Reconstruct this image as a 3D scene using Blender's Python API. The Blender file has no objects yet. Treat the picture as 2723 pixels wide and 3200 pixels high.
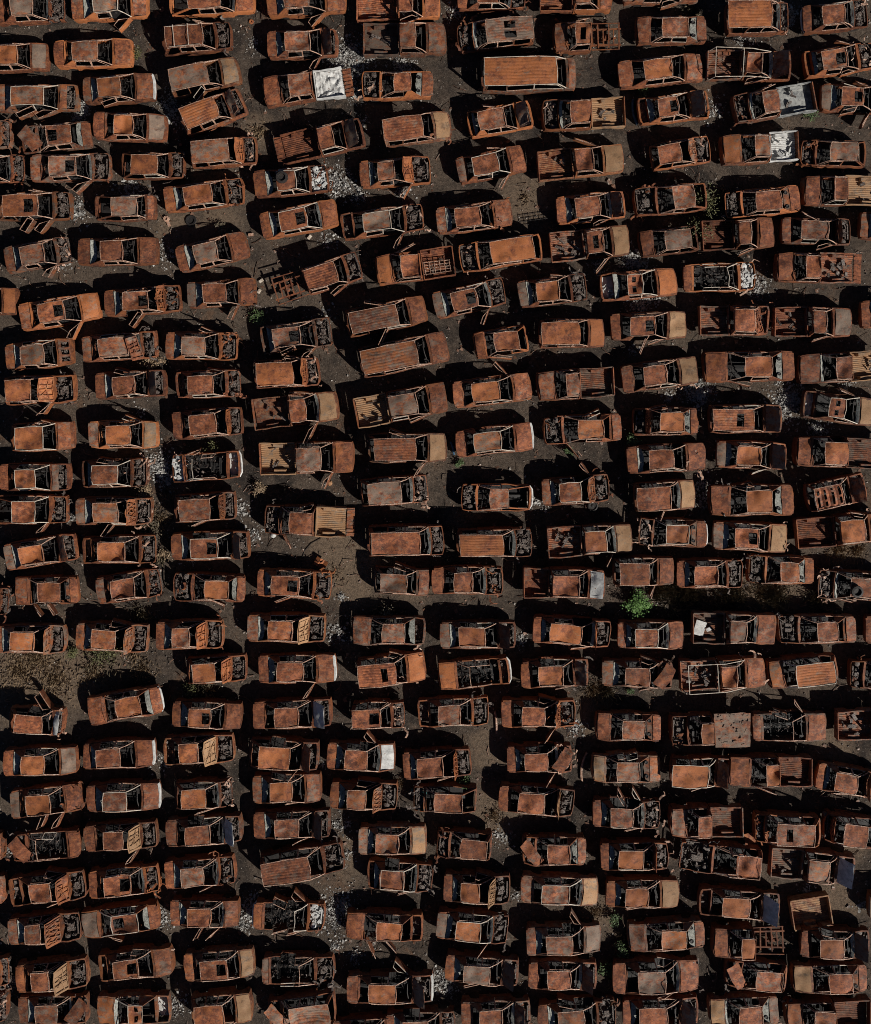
import bpy, math, random
from math import sin, cos, radians as R, pi, sqrt, exp
from mathutils import Vector, noise

scene = bpy.context.scene
col = scene.collection

# ------------------------------------------------------------------ materials
def new_mat(name):
    m = bpy.data.materials.new(name)
    m.use_nodes = True
    nt = m.node_tree
    return m, nt, nt.nodes, nt.links, nt.nodes['Principled BSDF']

def nd(nt, typ, **kw):
    n = nt.nodes.new(typ)
    for k, v in kw.items():
        if k in n.inputs: n.inputs[k].default_value = v
        else: setattr(n, k, v)
    return n

def mixc(nt, fac, a, b, mode='MIX'):
    n = nt.nodes.new('ShaderNodeMix'); n.data_type = 'RGBA'; n.blend_type = mode
    for sock, v in ((n.inputs[0], fac), (n.inputs[6], a), (n.inputs[7], b)):
        if isinstance(v, (int, float)): sock.default_value = v
        elif isinstance(v, tuple): sock.default_value = (*v, 1) if len(v) == 3 else v
        else: nt.links.new(v, sock)
    return n.outputs[2]

def maprange(nt, v, a, b, c=0.0, d=1.0):
    n = nt.nodes.new('ShaderNodeMapRange'); n.interpolation_type = 'SMOOTHSTEP'
    nt.links.new(v, n.inputs[0])
    n.inputs[1].default_value = a; n.inputs[2].default_value = b
    n.inputs[3].default_value = c; n.inputs[4].default_value = d
    return n.outputs[0]

def mth(nt, op, a, b=None):
    n = nt.nodes.new('ShaderNodeMath'); n.operation = op
    for i, v in enumerate((a, b)):
        if v is None: continue
        if isinstance(v, (int, float)): n.inputs[i].default_value = v
        else: nt.links.new(v, n.inputs[i])
    return n.outputs[0]

def obj_coords(nt):
    tc = nt.nodes.new('ShaderNodeTexCoord')
    oi = nt.nodes.new('ShaderNodeObjectInfo')
    off = nt.nodes.new('ShaderNodeVectorMath'); off.operation = 'SCALE'
    off.inputs[0].default_value = (83.1, 41.7, 57.3)
    nt.links.new(oi.outputs['Random'], off.inputs['Scale'])
    add = nt.nodes.new('ShaderNodeVectorMath'); add.operation = 'ADD'
    nt.links.new(tc.outputs['Object'], add.inputs[0]); nt.links.new(off.outputs[0], add.inputs[1])
    return add.outputs[0], oi

def noise_tex(nt, vec, scale, detail=4.0, rough=0.55, dist=0.0):
    n = nt.nodes.new('ShaderNodeTexNoise')
    n.inputs['Scale'].default_value = scale; n.inputs['Detail'].default_value = detail
    n.inputs['Roughness'].default_value = rough; n.inputs['Distortion'].default_value = dist
    nt.links.new(vec, n.inputs['Vector'])
    return n.outputs['Fac']

def bump(nt, bsdf, h, strength, dist):
    b = nt.nodes.new('ShaderNodeBump'); b.inputs['Strength'].default_value = strength
    b.inputs['Distance'].default_value = dist
    nt.links.new(h, b.inputs['Height']); nt.links.new(b.outputs[0], bsdf.inputs['Normal'])

# rusted sheet steel.  The object's own colour is a recipe: R = orange scale, G = grey scale and ash, B = tan burnt primer
def make_rust():
    m, nt, N, L, bs = new_mat('rusted_steel')
    v, oi = obj_coords(nt)
    sep = nt.nodes.new('ShaderNodeSeparateColor'); L.new(oi.outputs['Color'], sep.inputs[0])
    n_big = noise_tex(nt, v, 1.1, 4, .6, .2)
    n_mid = noise_tex(nt, v, 3.6, 7, .7, .1)
    n_fine = noise_tex(nt, v, 16, 5, .75)
    n_fine2 = noise_tex(nt, v, 8.5, 5, .7)
    n_or = noise_tex(nt, v, 1.5, 6, .66, .3)
    mp = nt.nodes.new('ShaderNodeMapping'); mp.inputs['Location'].default_value = (9, 3, 5); mp.inputs['Scale'].default_value = (1, 1.5, 1)
    L.new(v, mp.inputs[0])
    n_gr = noise_tex(nt, mp.outputs[0], 2.2, 8, .72, .3)
    n_st = noise_tex(nt, mp.outputs[0], 7.0, 4, .6)
    base = mixc(nt, maprange(nt, n_big, .32, .68), (.110, .034, .018), (.235, .072, .031))
    base = mixc(nt, maprange(nt, n_mid, .42, .62), base, (.350, .116, .048))
    base = mixc(nt, maprange(nt, n_st, .52, .64, 0, .7), base, (.072, .027, .020))
    fo = maprange(nt, mth(nt, 'ADD', n_or, mth(nt, 'MULTIPLY', sep.outputs[0], .40)), .62, .86, 0, .85)
    base = mixc(nt, fo, base, (.390, .130, .042))
    ft = maprange(nt, mth(nt, 'ADD', n_mid, mth(nt, 'MULTIPLY', sep.outputs[2], .75)), .72, .98, 0, .92)
    base = mixc(nt, ft, base, mixc(nt, n_gr, (.30, .14, .062), (.42, .28, .155)))
    fg = maprange(nt, mth(nt, 'ADD', n_gr, mth(nt, 'MULTIPLY', sep.outputs[1], .45)), .64, .82, 0, .85)
    base = mixc(nt, fg, base, mixc(nt, n_mid, (.145, .105, .080), (.260, .212, .165)))
    base = mixc(nt, maprange(nt, n_fine, .46, .60, .0, .42), base, mixc(nt, .6, base, (.030, .015, .011)))
    base = mixc(nt, maprange(nt, n_fine2, .58, .68, 0, .5), base, mixc(nt, .7, base, (.030, .015, .011)))
    base = mixc(nt, maprange(nt, n_fine, .62, .74, 0, .4), base, (.42, .25, .15))
    soot = maprange(nt, noise_tex(nt, mp.outputs[0], 1.3, 7, .7, .3), .55, .66, 0, .66)
    base = mixc(nt, soot, base, mixc(nt, .82, base, (.020, .012, .010)))
    pale = maprange(nt, noise_tex(nt, mp.outputs[0], 2.9, 8, .74, .2), .56, .70, 0, .5)
    base = mixc(nt, pale, base, (.34, .215, .125))
    sc = nt.nodes.new('ShaderNodeVectorMath'); sc.operation = 'SCALE'
    L.new(base, sc.inputs[0]); L.new(oi.outputs['Alpha'], sc.inputs['Scale'])
    L.new(sc.outputs[0], bs.inputs['Base Color'])
    bs.inputs['Roughness'].default_value = .74
    bs.inputs['Specular IOR Level'].default_value = .32
    bump(nt, bs, mth(nt, 'ADD', n_fine, n_mid), .5, .012)
    return m

def make_char(name, dark, mid, light, amt, scale=9.0):
    m, nt, N, L, bs = new_mat(name)
    v, oi = obj_coords(nt)
    a = noise_tex(nt, v, scale, 6, .7, .6); b = noise_tex(nt, v, scale * 3.1, 4, .7)
    c = mixc(nt, maprange(nt, a, .35, .62), dark, mid)
    c = mixc(nt, maprange(nt, b, amt, amt + .10), c, light)
    L.new(c, bs.inputs['Base Color']); bs.inputs['Roughness'].default_value = .68
    bump(nt, bs, b, .6, .02)
    return m

M = {}
M['rust'] = make_rust()
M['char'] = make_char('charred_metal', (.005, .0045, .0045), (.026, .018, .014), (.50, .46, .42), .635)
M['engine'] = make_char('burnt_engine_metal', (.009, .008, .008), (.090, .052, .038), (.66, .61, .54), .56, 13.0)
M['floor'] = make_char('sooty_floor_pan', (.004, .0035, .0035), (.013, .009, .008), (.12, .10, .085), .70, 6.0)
M['ash'] = make_char('molten_glass_and_ash', (.14, .14, .12), (.38, .38, .34), (.05, .05, .045), .60, 10.0)
M['white'] = make_char('bare_white_metal', (.36, .355, .345), (.60, .59, .565), (.20, .09, .05), .60, 3.0)
M['edge'] = make_char('pale_rust_edge_highlight', (.20, .09, .055), (.44, .26, .175), (.68, .57, .48), .54, 5.0)  # pale rust; on frames and rails it paints in the sunlit edge highlight
M['pale'] = make_char('pale_scorched_edge', (.34, .26, .19), (.58, .52, .44), (.22, .10, .05), .62, 5.0)
M['blue'] = make_char('faded_blue_plastic', (.012, .04, .085), (.03, .10, .18), (.12, .16, .2), .66, 5.0)

M['ash_pale'] = make_char('white_ash', (.15, .14, .13), (.40, .385, .36), (.64, .62, .59), .60, 2.5)
M['grit'] = make_char('grey_grit', (.05, .04, .034), (.20, .165, .135), (.62, .58, .53), .53, 2.5)
M['scrapmix'] = make_char('burnt_scrap', (.03, .022, .018), (.16, .075, .042), (.42, .38, .33), .57, 2.0)
M['bedgrey'] = make_char('pale_scorched_bed', (.10, .105, .11), (.34, .34, .32), (.12, .06, .04), .60, 2.5)
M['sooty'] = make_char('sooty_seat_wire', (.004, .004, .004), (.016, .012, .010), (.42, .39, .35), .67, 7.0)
M['teal'] = make_char('teal_plastic', (.02, .10, .11), (.06, .24, .24), (.2, .2, .18), .66, 4.0)

TAN = [(-23.8, -19.8, 3.6), (-20.8, -19.4, 2.4), (-5.2, -13.4, 2.6), (-4.6, -14.5, 1.8), (-6.1, -12.3, 1.8), (3.5, -28.1, 2.0), (3.2, -24.2, 1.6), (5.3, 8.1, 2.0), (-10.4, 12.0, 1.2), (-5.1, -30.8, 1.6), (19.6, -15.1, 2.4), (24.1, -12.5, 1.4), (-15.1, 6.2, 1.6), (-12.7, 6.8, 1.4), (9.8, -34.2, 1.4), (24.1, -33.0, 1.6), (-1.2, -14.7, 1.4), (-7.2, -30.0, 1.2), (23.4, -24.2, 1.4), (9.4, -22.3, 1.4), (24.5, -30.0, 1.2)]
def make_ground():
    m, nt, N, L, bs = new_mat('charred_soil')
    tc = nt.nodes.new('ShaderNodeTexCoord'); v = tc.outputs['Object']
    big = noise_tex(nt, v, .12, 4, .6, .8); mid = noise_tex(nt, v, .7, 6, .65, .5)
    fine = noise_tex(nt, v, 5.5, 7, .8); grit = noise_tex(nt, v, 17, 3, .7)
    c = mixc(nt, maprange(nt, mid, .34, .64), (.034, .027, .023), (.098, .073, .056))
    c = mixc(nt, maprange(nt, big, .44, .64, 0, .75), c, (.115, .085, .063))
    c = mixc(nt, maprange(nt, noise_tex(nt, v, .45, 6, .65, .5), .56, .72, 0, .7), c, (.150, .082, .048))
    c = mixc(nt, maprange(nt, noise_tex(nt, v, .30, 5, .65, .5), .54, .70, 0, .8), c, (.020, .017, .016))
    for (bx, by, br_) in TAN:
        dv = nt.nodes.new('ShaderNodeVectorMath'); dv.operation = 'DISTANCE'; L.new(v, dv.inputs[0]); dv.inputs[1].default_value = (bx, by, 0)
        dd = mth(nt, 'ADD', mth(nt, 'DIVIDE', dv.outputs['Value'], br_), mth(nt, 'MULTIPLY', mth(nt, 'SUBTRACT', mid, .5), 2.2))
        c = mixc(nt, maprange(nt, dd, .45, 1.15, .8, 0), c, mixc(nt, fine, (.105, .073, .050), (.245, .175, .120)))
    c = mixc(nt, maprange(nt, fine, .44, .60, 0, .8), c, mixc(nt, .7, c, (.010, .008, .007)))
    c = mixc(nt, maprange(nt, noise_tex(nt, v, 3.6, 7, .8), .56, .66, 0, .6), c, (.15, .118, .092))
    c = mixc(nt, maprange(nt, grit, .62, .70, 0, .8), c, (.30, .27, .23))
    L.new(c, bs.inputs['Base Color']); bs.inputs['Roughness'].default_value = .95
    bs.inputs['Specular IOR Level'].default_value = .15
    bump(nt, bs, mth(nt, 'ADD', fine, grit), .8, .05)
    return m
M['ground'] = make_ground()

def make_leaf(name, c1, c2):
    m, nt, N, L, bs = new_mat(name)
    tc = nt.nodes.new('ShaderNodeTexCoord')
    n = noise_tex(nt, tc.outputs['Object'], 5, 4, .7)
    L.new(mixc(nt, maprange(nt, n, .35, .65), c1, c2), bs.inputs['Base Color'])
    bs.inputs['Roughness'].default_value = .7
    return m
M['green'] = make_leaf('green_leaves', (.045, .105, .018), (.12, .24, .045))
M['dusty'] = make_leaf('dusty_green_leaves', (.035, .062, .018), (.085, .135, .04))
M['olive'] = make_leaf('olive_leaves', (.06, .062, .02), (.13, .125, .045))
M['dry'] = make_leaf('dry_straw', (.18, .118, .068), (.32, .225, .135))
M['scrub'] = make_leaf('grey_scrub', (.08, .064, .040), (.17, .135, .085))
M['wood'] = make_leaf('dead_twigs', (.07, .05, .035), (.14, .10, .07))

# ------------------------------------------------------------------ mesh builder
WARP = [None]
def warp(p):
    k = WARP[0]
    a = noise.noise_vector(Vector((p[0] * .7 + k, p[1] * .7, p[2] * .7 - k)))
    b = noise.noise_vector(Vector((p[0] * 2.3 - k, p[1] * 2.3 + k, p[2] * 2.0)))
    s = min(1, p[2] / .5)
    return (p[0] + a.x * .075 + b.x * .030, p[1] + a.y * .075 + b.y * .034, p[2] + s * (a.z * .08 + b.z * .036))

class MB:
    def __init__(s): s.v = []; s.f = []
    def add(s, pts, faces):
        o = len(s.v); s.v.extend(pts); s.f.extend([tuple(i + o for i in f) for f in faces])
    def grid(s, P, skip=None):
        n = len(P); k = len(P[0]); o = len(s.v)
        for r in P: s.v.extend(r)
        for i in range(n - 1):
            for j in range(k - 1):
                if skip and skip(i, j): continue
                s.f.append((o + i * k + j, o + (i + 1) * k + j, o + (i + 1) * k + j + 1, o + i * k + j + 1))
    def quad(s, a, b, c, d): s.add([a, b, c, d], [(0, 1, 2, 3)])
    def box(s, c, d, rz=0.0, ry=0.0, tp=1.0):
        x, y, z = d[0] / 2, d[1] / 2, d[2] / 2
        pts = []
        for sz in (-1, 1):
            for sx, sy in ((-1, -1), (1, -1), (1, 1), (-1, 1)):
                k = tp if sz > 0 else 1
                p = (sx * x * k, sy * y * k, sz * z)
                if ry: p = (p[0] * cos(ry) + p[2] * sin(ry), p[1], -p[0] * sin(ry) + p[2] * cos(ry))
                if rz: p = (p[0] * cos(rz) - p[1] * sin(rz), p[0] * sin(rz) + p[1] * cos(rz), p[2])
                pts.append((p[0] + c[0], p[1] + c[1], p[2] + c[2]))
        s.add(pts, [(3, 2, 1, 0), (4, 5, 6, 7), (0, 1, 5, 4), (1, 2, 6, 5), (2, 3, 7, 6), (3, 0, 4, 7)])
    def tube(s, pts, r, n=4, closed=False):
        pts = [Vector(p) for p in pts]; k = len(pts); rings = []
        for i, p in enumerate(pts):
            a = pts[i - 1] if (i > 0 or closed) else p
            b = pts[(i + 1) % k] if (i < k - 1 or closed) else p
            t = (b - a)
            if t.length < 1e-6: t = Vector((1, 0, 0))
            t.normalize()
            u = t.cross(Vector((0, 0, 1)))
            if u.length < .1: u = t.cross(Vector((0, 1, 0)))
            u.normalize(); w = t.cross(u)
            rings.append([tuple(p + (u * cos(2 * pi * (j + .5) / n) + w * sin(2 * pi * (j + .5) / n)) * r) for j in range(n)])
        o = len(s.v)
        for q in rings: s.v.extend(q)
        for i in range(k if closed else k - 1):
            i2 = (i + 1) % k
            for j in range(n):
                j2 = (j + 1) % n
                s.f.append((o + i * n + j, o + i * n + j2, o + i2 * n + j2, o + i2 * n + j))
        if not closed:
            s.f.append(tuple(o + j for j in reversed(range(n)))); s.f.append(tuple(o + (k - 1) * n + j for j in range(n)))
    def lathe(s, c, prof, n=12, axis='z'):
        o = len(s.v)
        for (r, h) in prof:
            for j in range(n):
                a = 2 * pi * j / n
                if axis == 'z': s.v.append((c[0] + r * cos(a), c[1] + r * sin(a), c[2] + h))
                else: s.v.append((c[0] + r * cos(a), c[1] + h, c[2] + r * sin(a)))
        for i in range(len(prof) - 1):
            for j in range(n):
                j2 = (j + 1) % n
                s.f.append((o + i * n + j, o + i * n + j2, o + (i + 1) * n + j2, o + (i + 1) * n + j))
        s.f.append(tuple(o + j for j in range(n))); s.f.append(tuple(o + (len(prof) - 1) * n + j for j in range(n)))
    def xf(s, fn): s.v = [fn(p) for p in s.v]; return s
    def build(s, name, mat, parent=None, color=(.3, .2, 0), smooth=True, label=None):
        if not s.f: return None
        if WARP[0] is not None: s.v = [warp(p) for p in s.v]
        me = bpy.data.meshes.new(name)
        me.from_pydata(s.v, [], s.f)
        if smooth:
            me.polygons.foreach_set('use_smooth', [True] * len(me.polygons))
            me.set_sharp_from_angle(angle=R(38))
        me.materials.append(M[mat])
        o = bpy.data.objects.new(name, me); col.objects.link(o)
        o.color = tuple(color) if len(color) == 4 else (*color, 1)
        if parent: o.parent = parent
        if label: o['label'] = label
        return o

def tag(o, label, cat, group=None):
    o['label'] = label; o['category'] = cat
    if group: o['group'] = group
    return o

def thing(name, label, cat, loc=(0, 0, 0), rz=0.0, group=None):
    o = bpy.data.objects.new(name, None); col.objects.link(o)
    o.empty_display_size = .3
    o.location = loc; o.rotation_euler = (0, 0, rz)
    return tag(o, label, cat, group)

def sst(a, b, x):
    t = max(0., min(1., (x - a) / (b - a))); return t * t * (3 - 2 * t)

def spots(rnd, n, x0, x1, y0, y1, amp, rad):
    return [(rnd.uniform(x0, x1), rnd.uniform(y0, y1), rnd.uniform(-amp, amp * .6), rnd.uniform(.5, 1.2) * rad) for _ in range(n)]
def dent(D, x, y):
    z = 0
    for (a, b, h, r) in D:
        d = ((x - a) ** 2 + (y - b) ** 2) / (r * r)
        if d < 6: z += h * exp(-d)
    return z
CREASE = 0.0
def crumple(x, y, z, k, f=2.2):
    n = noise.noise_vector(Vector((x * f + 3.1, y * f, z * f)))
    return (x + n.x * k, y + n.y * k, z + n.z * k)

KIND = {'S': ('burnt_sedan', 'car', 1.66, .84, .90, 1.37), 'H': ('burnt_hatchback', 'car', 1.60, .86, .92, 1.40),
        'W': ('burnt_station_wagon', 'car', 1.70, .92, .97, 1.60), 'V': ('burnt_van', 'van', 1.86, 1.02, 1.00, 1.92),
        'P': ('burnt_pickup_truck', 'pickup truck', 1.76, .96, 1.02, 1.62)}
GROUP = {'S': 'burnt-out sedans parked in rows', 'H': 'burnt-out hatchbacks parked in rows', 'W': 'burnt-out station wagons parked in rows',
         'V': 'burnt-out vans parked in rows', 'P': 'burnt-out pickup trucks parked in rows'}

def make_car(idx, T, x, y, hd, Lc, rr, rf, flags, label):
    rnd = random.Random(1000 + idx * 7)
    F = flags.split()
    def has(k): return k in F
    hood = 'on'
    for k in F:
        if k[0] == 'h': hood = k[1:]
    name, cat, W, zb, zh, zr = KIND[T]
    for k in F:
        if k[0] == 'w' and k[1:].isdigit(): W = int(k[1:]) / 100
    W *= rnd.uniform(.985, 1.015)
    zr += rnd.uniform(-.04, .04)
    hw = W / 2; X0, X1 = -Lc / 2, Lc / 2
    root = thing(name, label, cat, (x, y, 0), R(hd), GROUP[T])
    # ---- colour recipes
    o0, g0 = rnd.uniform(.02, .46), rnd.uniform(.02, .42)
    br = rnd.uniform(.70, 1.16)
    def recipe(): return [o0 + rnd.uniform(-.12, .12), g0 + rnd.uniform(-.12, .14), rnd.uniform(0, .14), br * rnd.uniform(.84, 1.12)]
    c_roof = recipe(); c_body = recipe(); c_hood = recipe(); c_trunk = recipe()
    if has('ro'): c_roof[0] = rnd.uniform(.55, .8); c_roof[1] *= .7
    if has('rg'): c_roof[1] = rnd.uniform(.42, .62)
    if has('red'): c_roof[:2] = .1, .05; c_hood[:2] = .1, .05; c_trunk[0] = .15
    if has('so'): c_body[0] = rnd.uniform(.6, .85); c_body[1] = .12
    else: c_body[0] += .15
    c_body[3] *= .92 if has('so') else .70  # sooty body, with extra contrast painted in so roof and hood stand out
    hk = hood.replace(':', '')
    if 'c' in hk: c_hood[2] = rnd.uniform(.72, .95)
    if 'g' == hood: c_hood[1] = .75; c_hood[2] = .3
    if hood in ('u', 'v', 't'): c_hood[2] = rnd.uniform(.05, .34); c_hood[0] = .6
    if hood == 'o2': c_hood[0] = .85
    if hood == 'd': c_hood[1] = .3; c_hood[0] = .05
    if hood in ('k', 'm'): c_hood[1] = rnd.uniform(.3, .7)
    if hood == 'b': c_hood[1] = .95
    if has('tg'): c_trunk[1] = rnd.uniform(.5, .7)
    if has('tc'): c_trunk[2] = .8; c_trunk[1] = .35
    if c_hood[2] > .5: c_body[2] = max(c_body[2], .35)
    pickup = T == 'P'; longroof = T in 'HWV'
    # ---- stations
    cf = {'S': .43, 'H': .44, 'W': .40, 'P': .38, 'V': .52}[T]
    xc = rf + cf * (X1 - rf)                                   # cowl
    if hood in ('u', 'v', 't', 'uc', 'u:c', 'v:c'): xc = rf + .46 * (X1 - rf)
    xb = rr - .5 * (rr - X0) if T == 'S' else X0 + .10           # base of the rear window
    xk = rr - .10                                              # back of the cab (pickups)
    xw0, xw1 = (X0 + .21 * Lc, X1 - .185 * Lc)
    WR = .335 if not pickup else .37
    def hwx(px):
        u = abs(px) / (Lc / 2)
        k = 1 - .045 * sst(.55, 1, u) - .06 * max(0, (u - .90) / .10) ** 2
        return hw * k
    def ztop(px):
        if px > xc: 
            t = (px - xc) / max(.05, X1 - xc)
            return zh - (.17 if not pickup else .09) * t ** 1.5
        if T == 'S' and px < xb:
            return zb + .06 - .05 * ((xb - px) / max(.05, xb - X0)) ** 2
        return zb + .05 * sst(rf, xc, px)
    def zbot(px):
        z = .22
        for wx in (xw0, xw1):
            d = abs(px - wx)
            if d < WR: z = max(z, .27 + sqrt(WR * WR - d * d))
        return z
    twod = T == 'H' or (pickup and rf - rr < 1.15) or (T == 'S' and rf - rr < 1.05 and rnd.random() < .5)
    xA = xc - .14
    xC = max(rr + .02, xw0 + WR * .55) if not pickup else xk + .10
    if T in 'WV': xC = max(rr + .55, xw0 + WR * .8)
    if twod and not pickup: xC = max(xC, xA - 1.25)
    xB = xC if twod else xA * .47 + xC * .53
    ratt = {'S': .325, 'H': .335, 'W': .372, 'P': .35, 'V': .4}[T] * W      # half width of roof
    if T == 'V': ratt = .415 * W
    bs0, bs1 = (xk, X1 - .10) if pickup else (X0 + .10, X1 - .10)
    # ---- body
    b = MB(); inner = []
    n = max(16, int((bs1 - bs0) / .115)); xs = [bs0 + (bs1 - bs0) * i / n for i in range(n + 1)]
    for e in (xA, xC):
        j = min(range(len(xs)), key=lambda q: abs(xs[q] - e)); xs[j] = e
    xs.sort()
    BD = spots(rnd, 5, X0, X1, -1, 1, .05, .4)
    rip = rnd.choice((1, -1, 0, 0)) if hood == '0' else 0
    for s in (1, -1):
        P = []
        for px in xs:
            h = hwx(px); zt = ztop(px); z0 = min(zbot(px), zt - .06)
            dd = dent(BD, px, s) * .6
            rim = (.05 if hood == '0' and px > xc else .075) if (px > xc or px < xb) else .05
            P.append([(px, s * (h - .05), z0), (px, s * (h + dd), max(z0 + .01, .52)), (px, s * (h - .012 + dd), max(z0 + .02, zt - .14)), (px, s * (h - .03), zt),
                      (px, s * (h - .03 - rim), zt + .004), (px, s * (h - .03 - rim), max(.30, zt - .45))])
        gone = rip == s
        door = lambda i, j: ((xs[i] >= xC - .01 and xs[i + 1] <= xA + .01) and j > 0) or (gone and xs[i] > xc + .25 and xs[i + 1] < X1 - .25 and j > 0)
        for i in range(len(P) - 1):
            if not door(i, 4): inner.append((P[i][4], P[i + 1][4], P[i + 1][5], P[i][5]))
        P = [r[:5] for r in P]
        if s > 0: P = [list(reversed(r)) for r in P]; dk = (lambda i, j: door(i, 3 - j))
        else: dk = door
        b.grid(P, dk)
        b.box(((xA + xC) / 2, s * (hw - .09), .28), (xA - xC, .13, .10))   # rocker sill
    # nose
    zf = ztop(X1)
    def nosey(t, dx=0): 
        h = hwx(X1 - .1) - .03
        return (X1 - .10 + .085 * (1 - t ** 4) - dx, h * t)
    P = []
    for i in range(9):
        t = 1 - 2 * i / 8; a = nosey(t); c = nosey(t, .035 if hood in ('0', 'u', 'v', 't', 'uc', 'u:c', 'v:c') else .11)
        P.append([(c[0], c[1] * .97, zf - .22), (c[0], c[1] * .97, zf + .004), (a[0], a[1], zf - .01), (a[0] + .02, a[1], zf - .16), (a[0] + .03, a[1], .30), (a[0] - .08, a[1], .24)])
    torn = hood == '0' and rnd.random() < .45
    if torn: b.tube([r[1] for r in P], .035)
    else: b.grid(P)
    # tail
    if not pickup:
        zt = ztop(X0)
        P = []
        for i in range(9):
            t = -1 + 2 * i / 8; h = hwx(X0 + .1) - .03; px = X0 + .10 - .08 * (1 - t ** 4)
            w_ = .10
            P.append([(px + w_, h * t * .97, zt - .30), (px + w_, h * t * .97, zt + .004), (px, h * t, zt - .01), (px - .01, h * t, zt - .3), (px + .02, h * t, .32), (px + .08, h * t, .26)])
        b.grid(P)
    # floor pan, firewall, cowl, rear bulkhead
    fl = MB()
    for q in inner: fl.quad(*q)
    fx0 = xk if pickup else X0 + .16
    fl.grid([[(px, s_ * (hw - .14), .27 + .02 * rnd.random()) for s_ in (-1, -.5, 0, .5, 1)] for px in [fx0 + (xc - fx0) * i / 8 for i in range(9)]])
    fl.box(((fx0 + xc) / 2, 0, .33), (xc - fx0 - .1, .24, .13), tp=.8)
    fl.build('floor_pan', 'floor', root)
    hc = hwx(xc) - .06
    P = []
    for i in range(7):
        t = -1 + 2 * i / 6
        bow = .06 * (1 - t * t)
        P.append([(xc - .10 + bow, hc * t, zh - .24), (xc - .09 + bow, hc * t, zh - .01), (xc + .05 + bow, hc * t, zh + .012), (xc + .07 + bow, hc * t, .34)])
    b.grid(P)
    if T == 'S':
        P = [[(xb + .02, (hwx(xb) - .1) * t, zb - .45), (xb, (hwx(xb) - .1) * t, zb + .045), (xb + .14, (hwx(xb) - .1) * t, zb + .03)] for t in (-1, -.5, 0, .5, 1)]
        b.grid(P)
    if pickup:
        for t0, t1, za, zz in ((-1, 1, .30, zb), (-1, -.72, zb, zr - .12), (.72, 1, zb, zr - .12), (-1, 1, zr - .12, zr - .03)):
            def yy(t, z): 
                k = max(0, (z - zb) / (zr - zb)); return t * ((hw - .06) * (1 - k) + ratt * k)
            b.quad((xk + .05 * 0, yy(t0, za), za), (xk, yy(t1, za), za), (xk + .06 * (zz > zb), yy(t1, zz), zz), (xk + .06 * (zz > zb), yy(t0, zz), zz))
    # C pillars and rear quarters
    zrr = zr - .045
    roofless = has('r0')
    for s in (1, -1):
        if T == 'S' and not roofless:
            yb = s * (hwx(xb) - .075); yr = s * ratt
            q = [(xb + .01, yb, zb + .05), (xC + .02, s * (hw - .075), zb + .01), (rr + .20, yr, zrr), (rr - .01, yr * .985, zrr)]
            b.quad(*(q if s > 0 else q[::-1]))
            b.tube([q[0], q[3]], .026)
        elif longroof and not roofless:
            x3 = X0 + .12
            q = [(x3, s * (hwx(x3) - .08), zb + .02), (x3 + .16, s * (hwx(x3) - .075), zb + .02), (rr + .16, s * ratt, zrr), (rr - .02, s * ratt * .97, zrr)]
            b.quad(*(q if s > 0 else q[::-1]))
            b.tube([q[0], q[3]], .035); b.tube([q[1], q[2]], .025)
            if xC - x3 > .7:
                b.tube([(xC, s * (hw - .07), zb), (xC, s * ratt, zrr)], .035)
        elif pickup and not roofless:
            b.tube([(xk + .03, s * (hw - .07), zb), (xk + .07, s * ratt, zrr)], .05)
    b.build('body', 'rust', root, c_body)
    # ---- roof pillars and rails in one frame
    if not roofless or True:
        p = MB()
        for s in (1, -1):
            ya = s * (hwx(xc) - .09)
            A0 = (xc - .05, ya, zh - .0); A1 = (rf, s * ratt * .985, zrr)
            p.tube([A0, ((A0[0] + A1[0]) / 2 + .03, (A0[1] + A1[1]) / 2, (A0[2] + A1[2]) / 2 + .03), A1], .030)
            if not roofless:
                p.tube([A1, ((rf + rr) / 2, s * ratt * 1.02, zrr + .01), (rr, s * ratt * .985, zrr)], .020)
                if not twod: p.tube([(xB, s * (hw - .08), zb), (xB, s * ratt * 1.01, zrr)], .032)
        p.tube([(rf, -ratt * .985, zrr), (rf + .05, 0, zrr + .03), (rf, ratt * .985, zrr)], .022)
        if not roofless and not pickup: p.tube([(rr, -ratt * .96, zrr), (rr - .03, 0, zrr + .025), (rr, ratt * .96, zrr)], .017)
        p.build('window_frame', 'pale' if rnd.random() < .12 or has('ash') else 'edge', root)
    # ---- roof
    if not roofless:
        rb = MB()
        ribs = has('rr')
        ny = 33 if ribs else 11; nx = 13
        RD = spots(rnd, 6, rr, rf, -ratt, ratt, .10 if not ribs else .03, .30)
        sag = rnd.uniform(-.01, .10) if rnd.random() < .85 else rnd.uniform(.16, .30)
        ph = rnd.uniform(0, 9)
        P = []
        for i in range(nx):
            u = i / (nx - 1); row = []
            for j in range(ny):
                t = -1 + 2 * j / (ny - 1)
                bowf = .075 * (1 - t * t); bowr = -.04 * (1 - t * t) if not longroof else .0
                px = (rr + bowr) + (rf + bowf - rr - bowr) * u
                py = ratt * t * (1 - .05 * (1 - u)) 
                z = zrr + .055 * (1 - t * t * t * t) - .05 * (abs(2 * u - 1)) ** 3 * (1 if not longroof else .5) - sag * (1 - t * t) * (1 - (2 * u - 1) ** 2)
                z += dent(RD, px, py)
                z += .012 * noise.noise(Vector((px * 3 + ph, py * 3, ph)))
                if ribs and .04 < u < .97 and abs(t) < .93: z -= .016 * (1 if j % 4 == 0 else 0)
                if has('rst') and (i % 3 == 0): z -= .06
                pt = (px, py, z)
                if has('rx'): 
                    pt = crumple(px, py, z - .10, .16, 1.5)
                row.append(pt)
            P.append(row)
        skip = None
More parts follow.
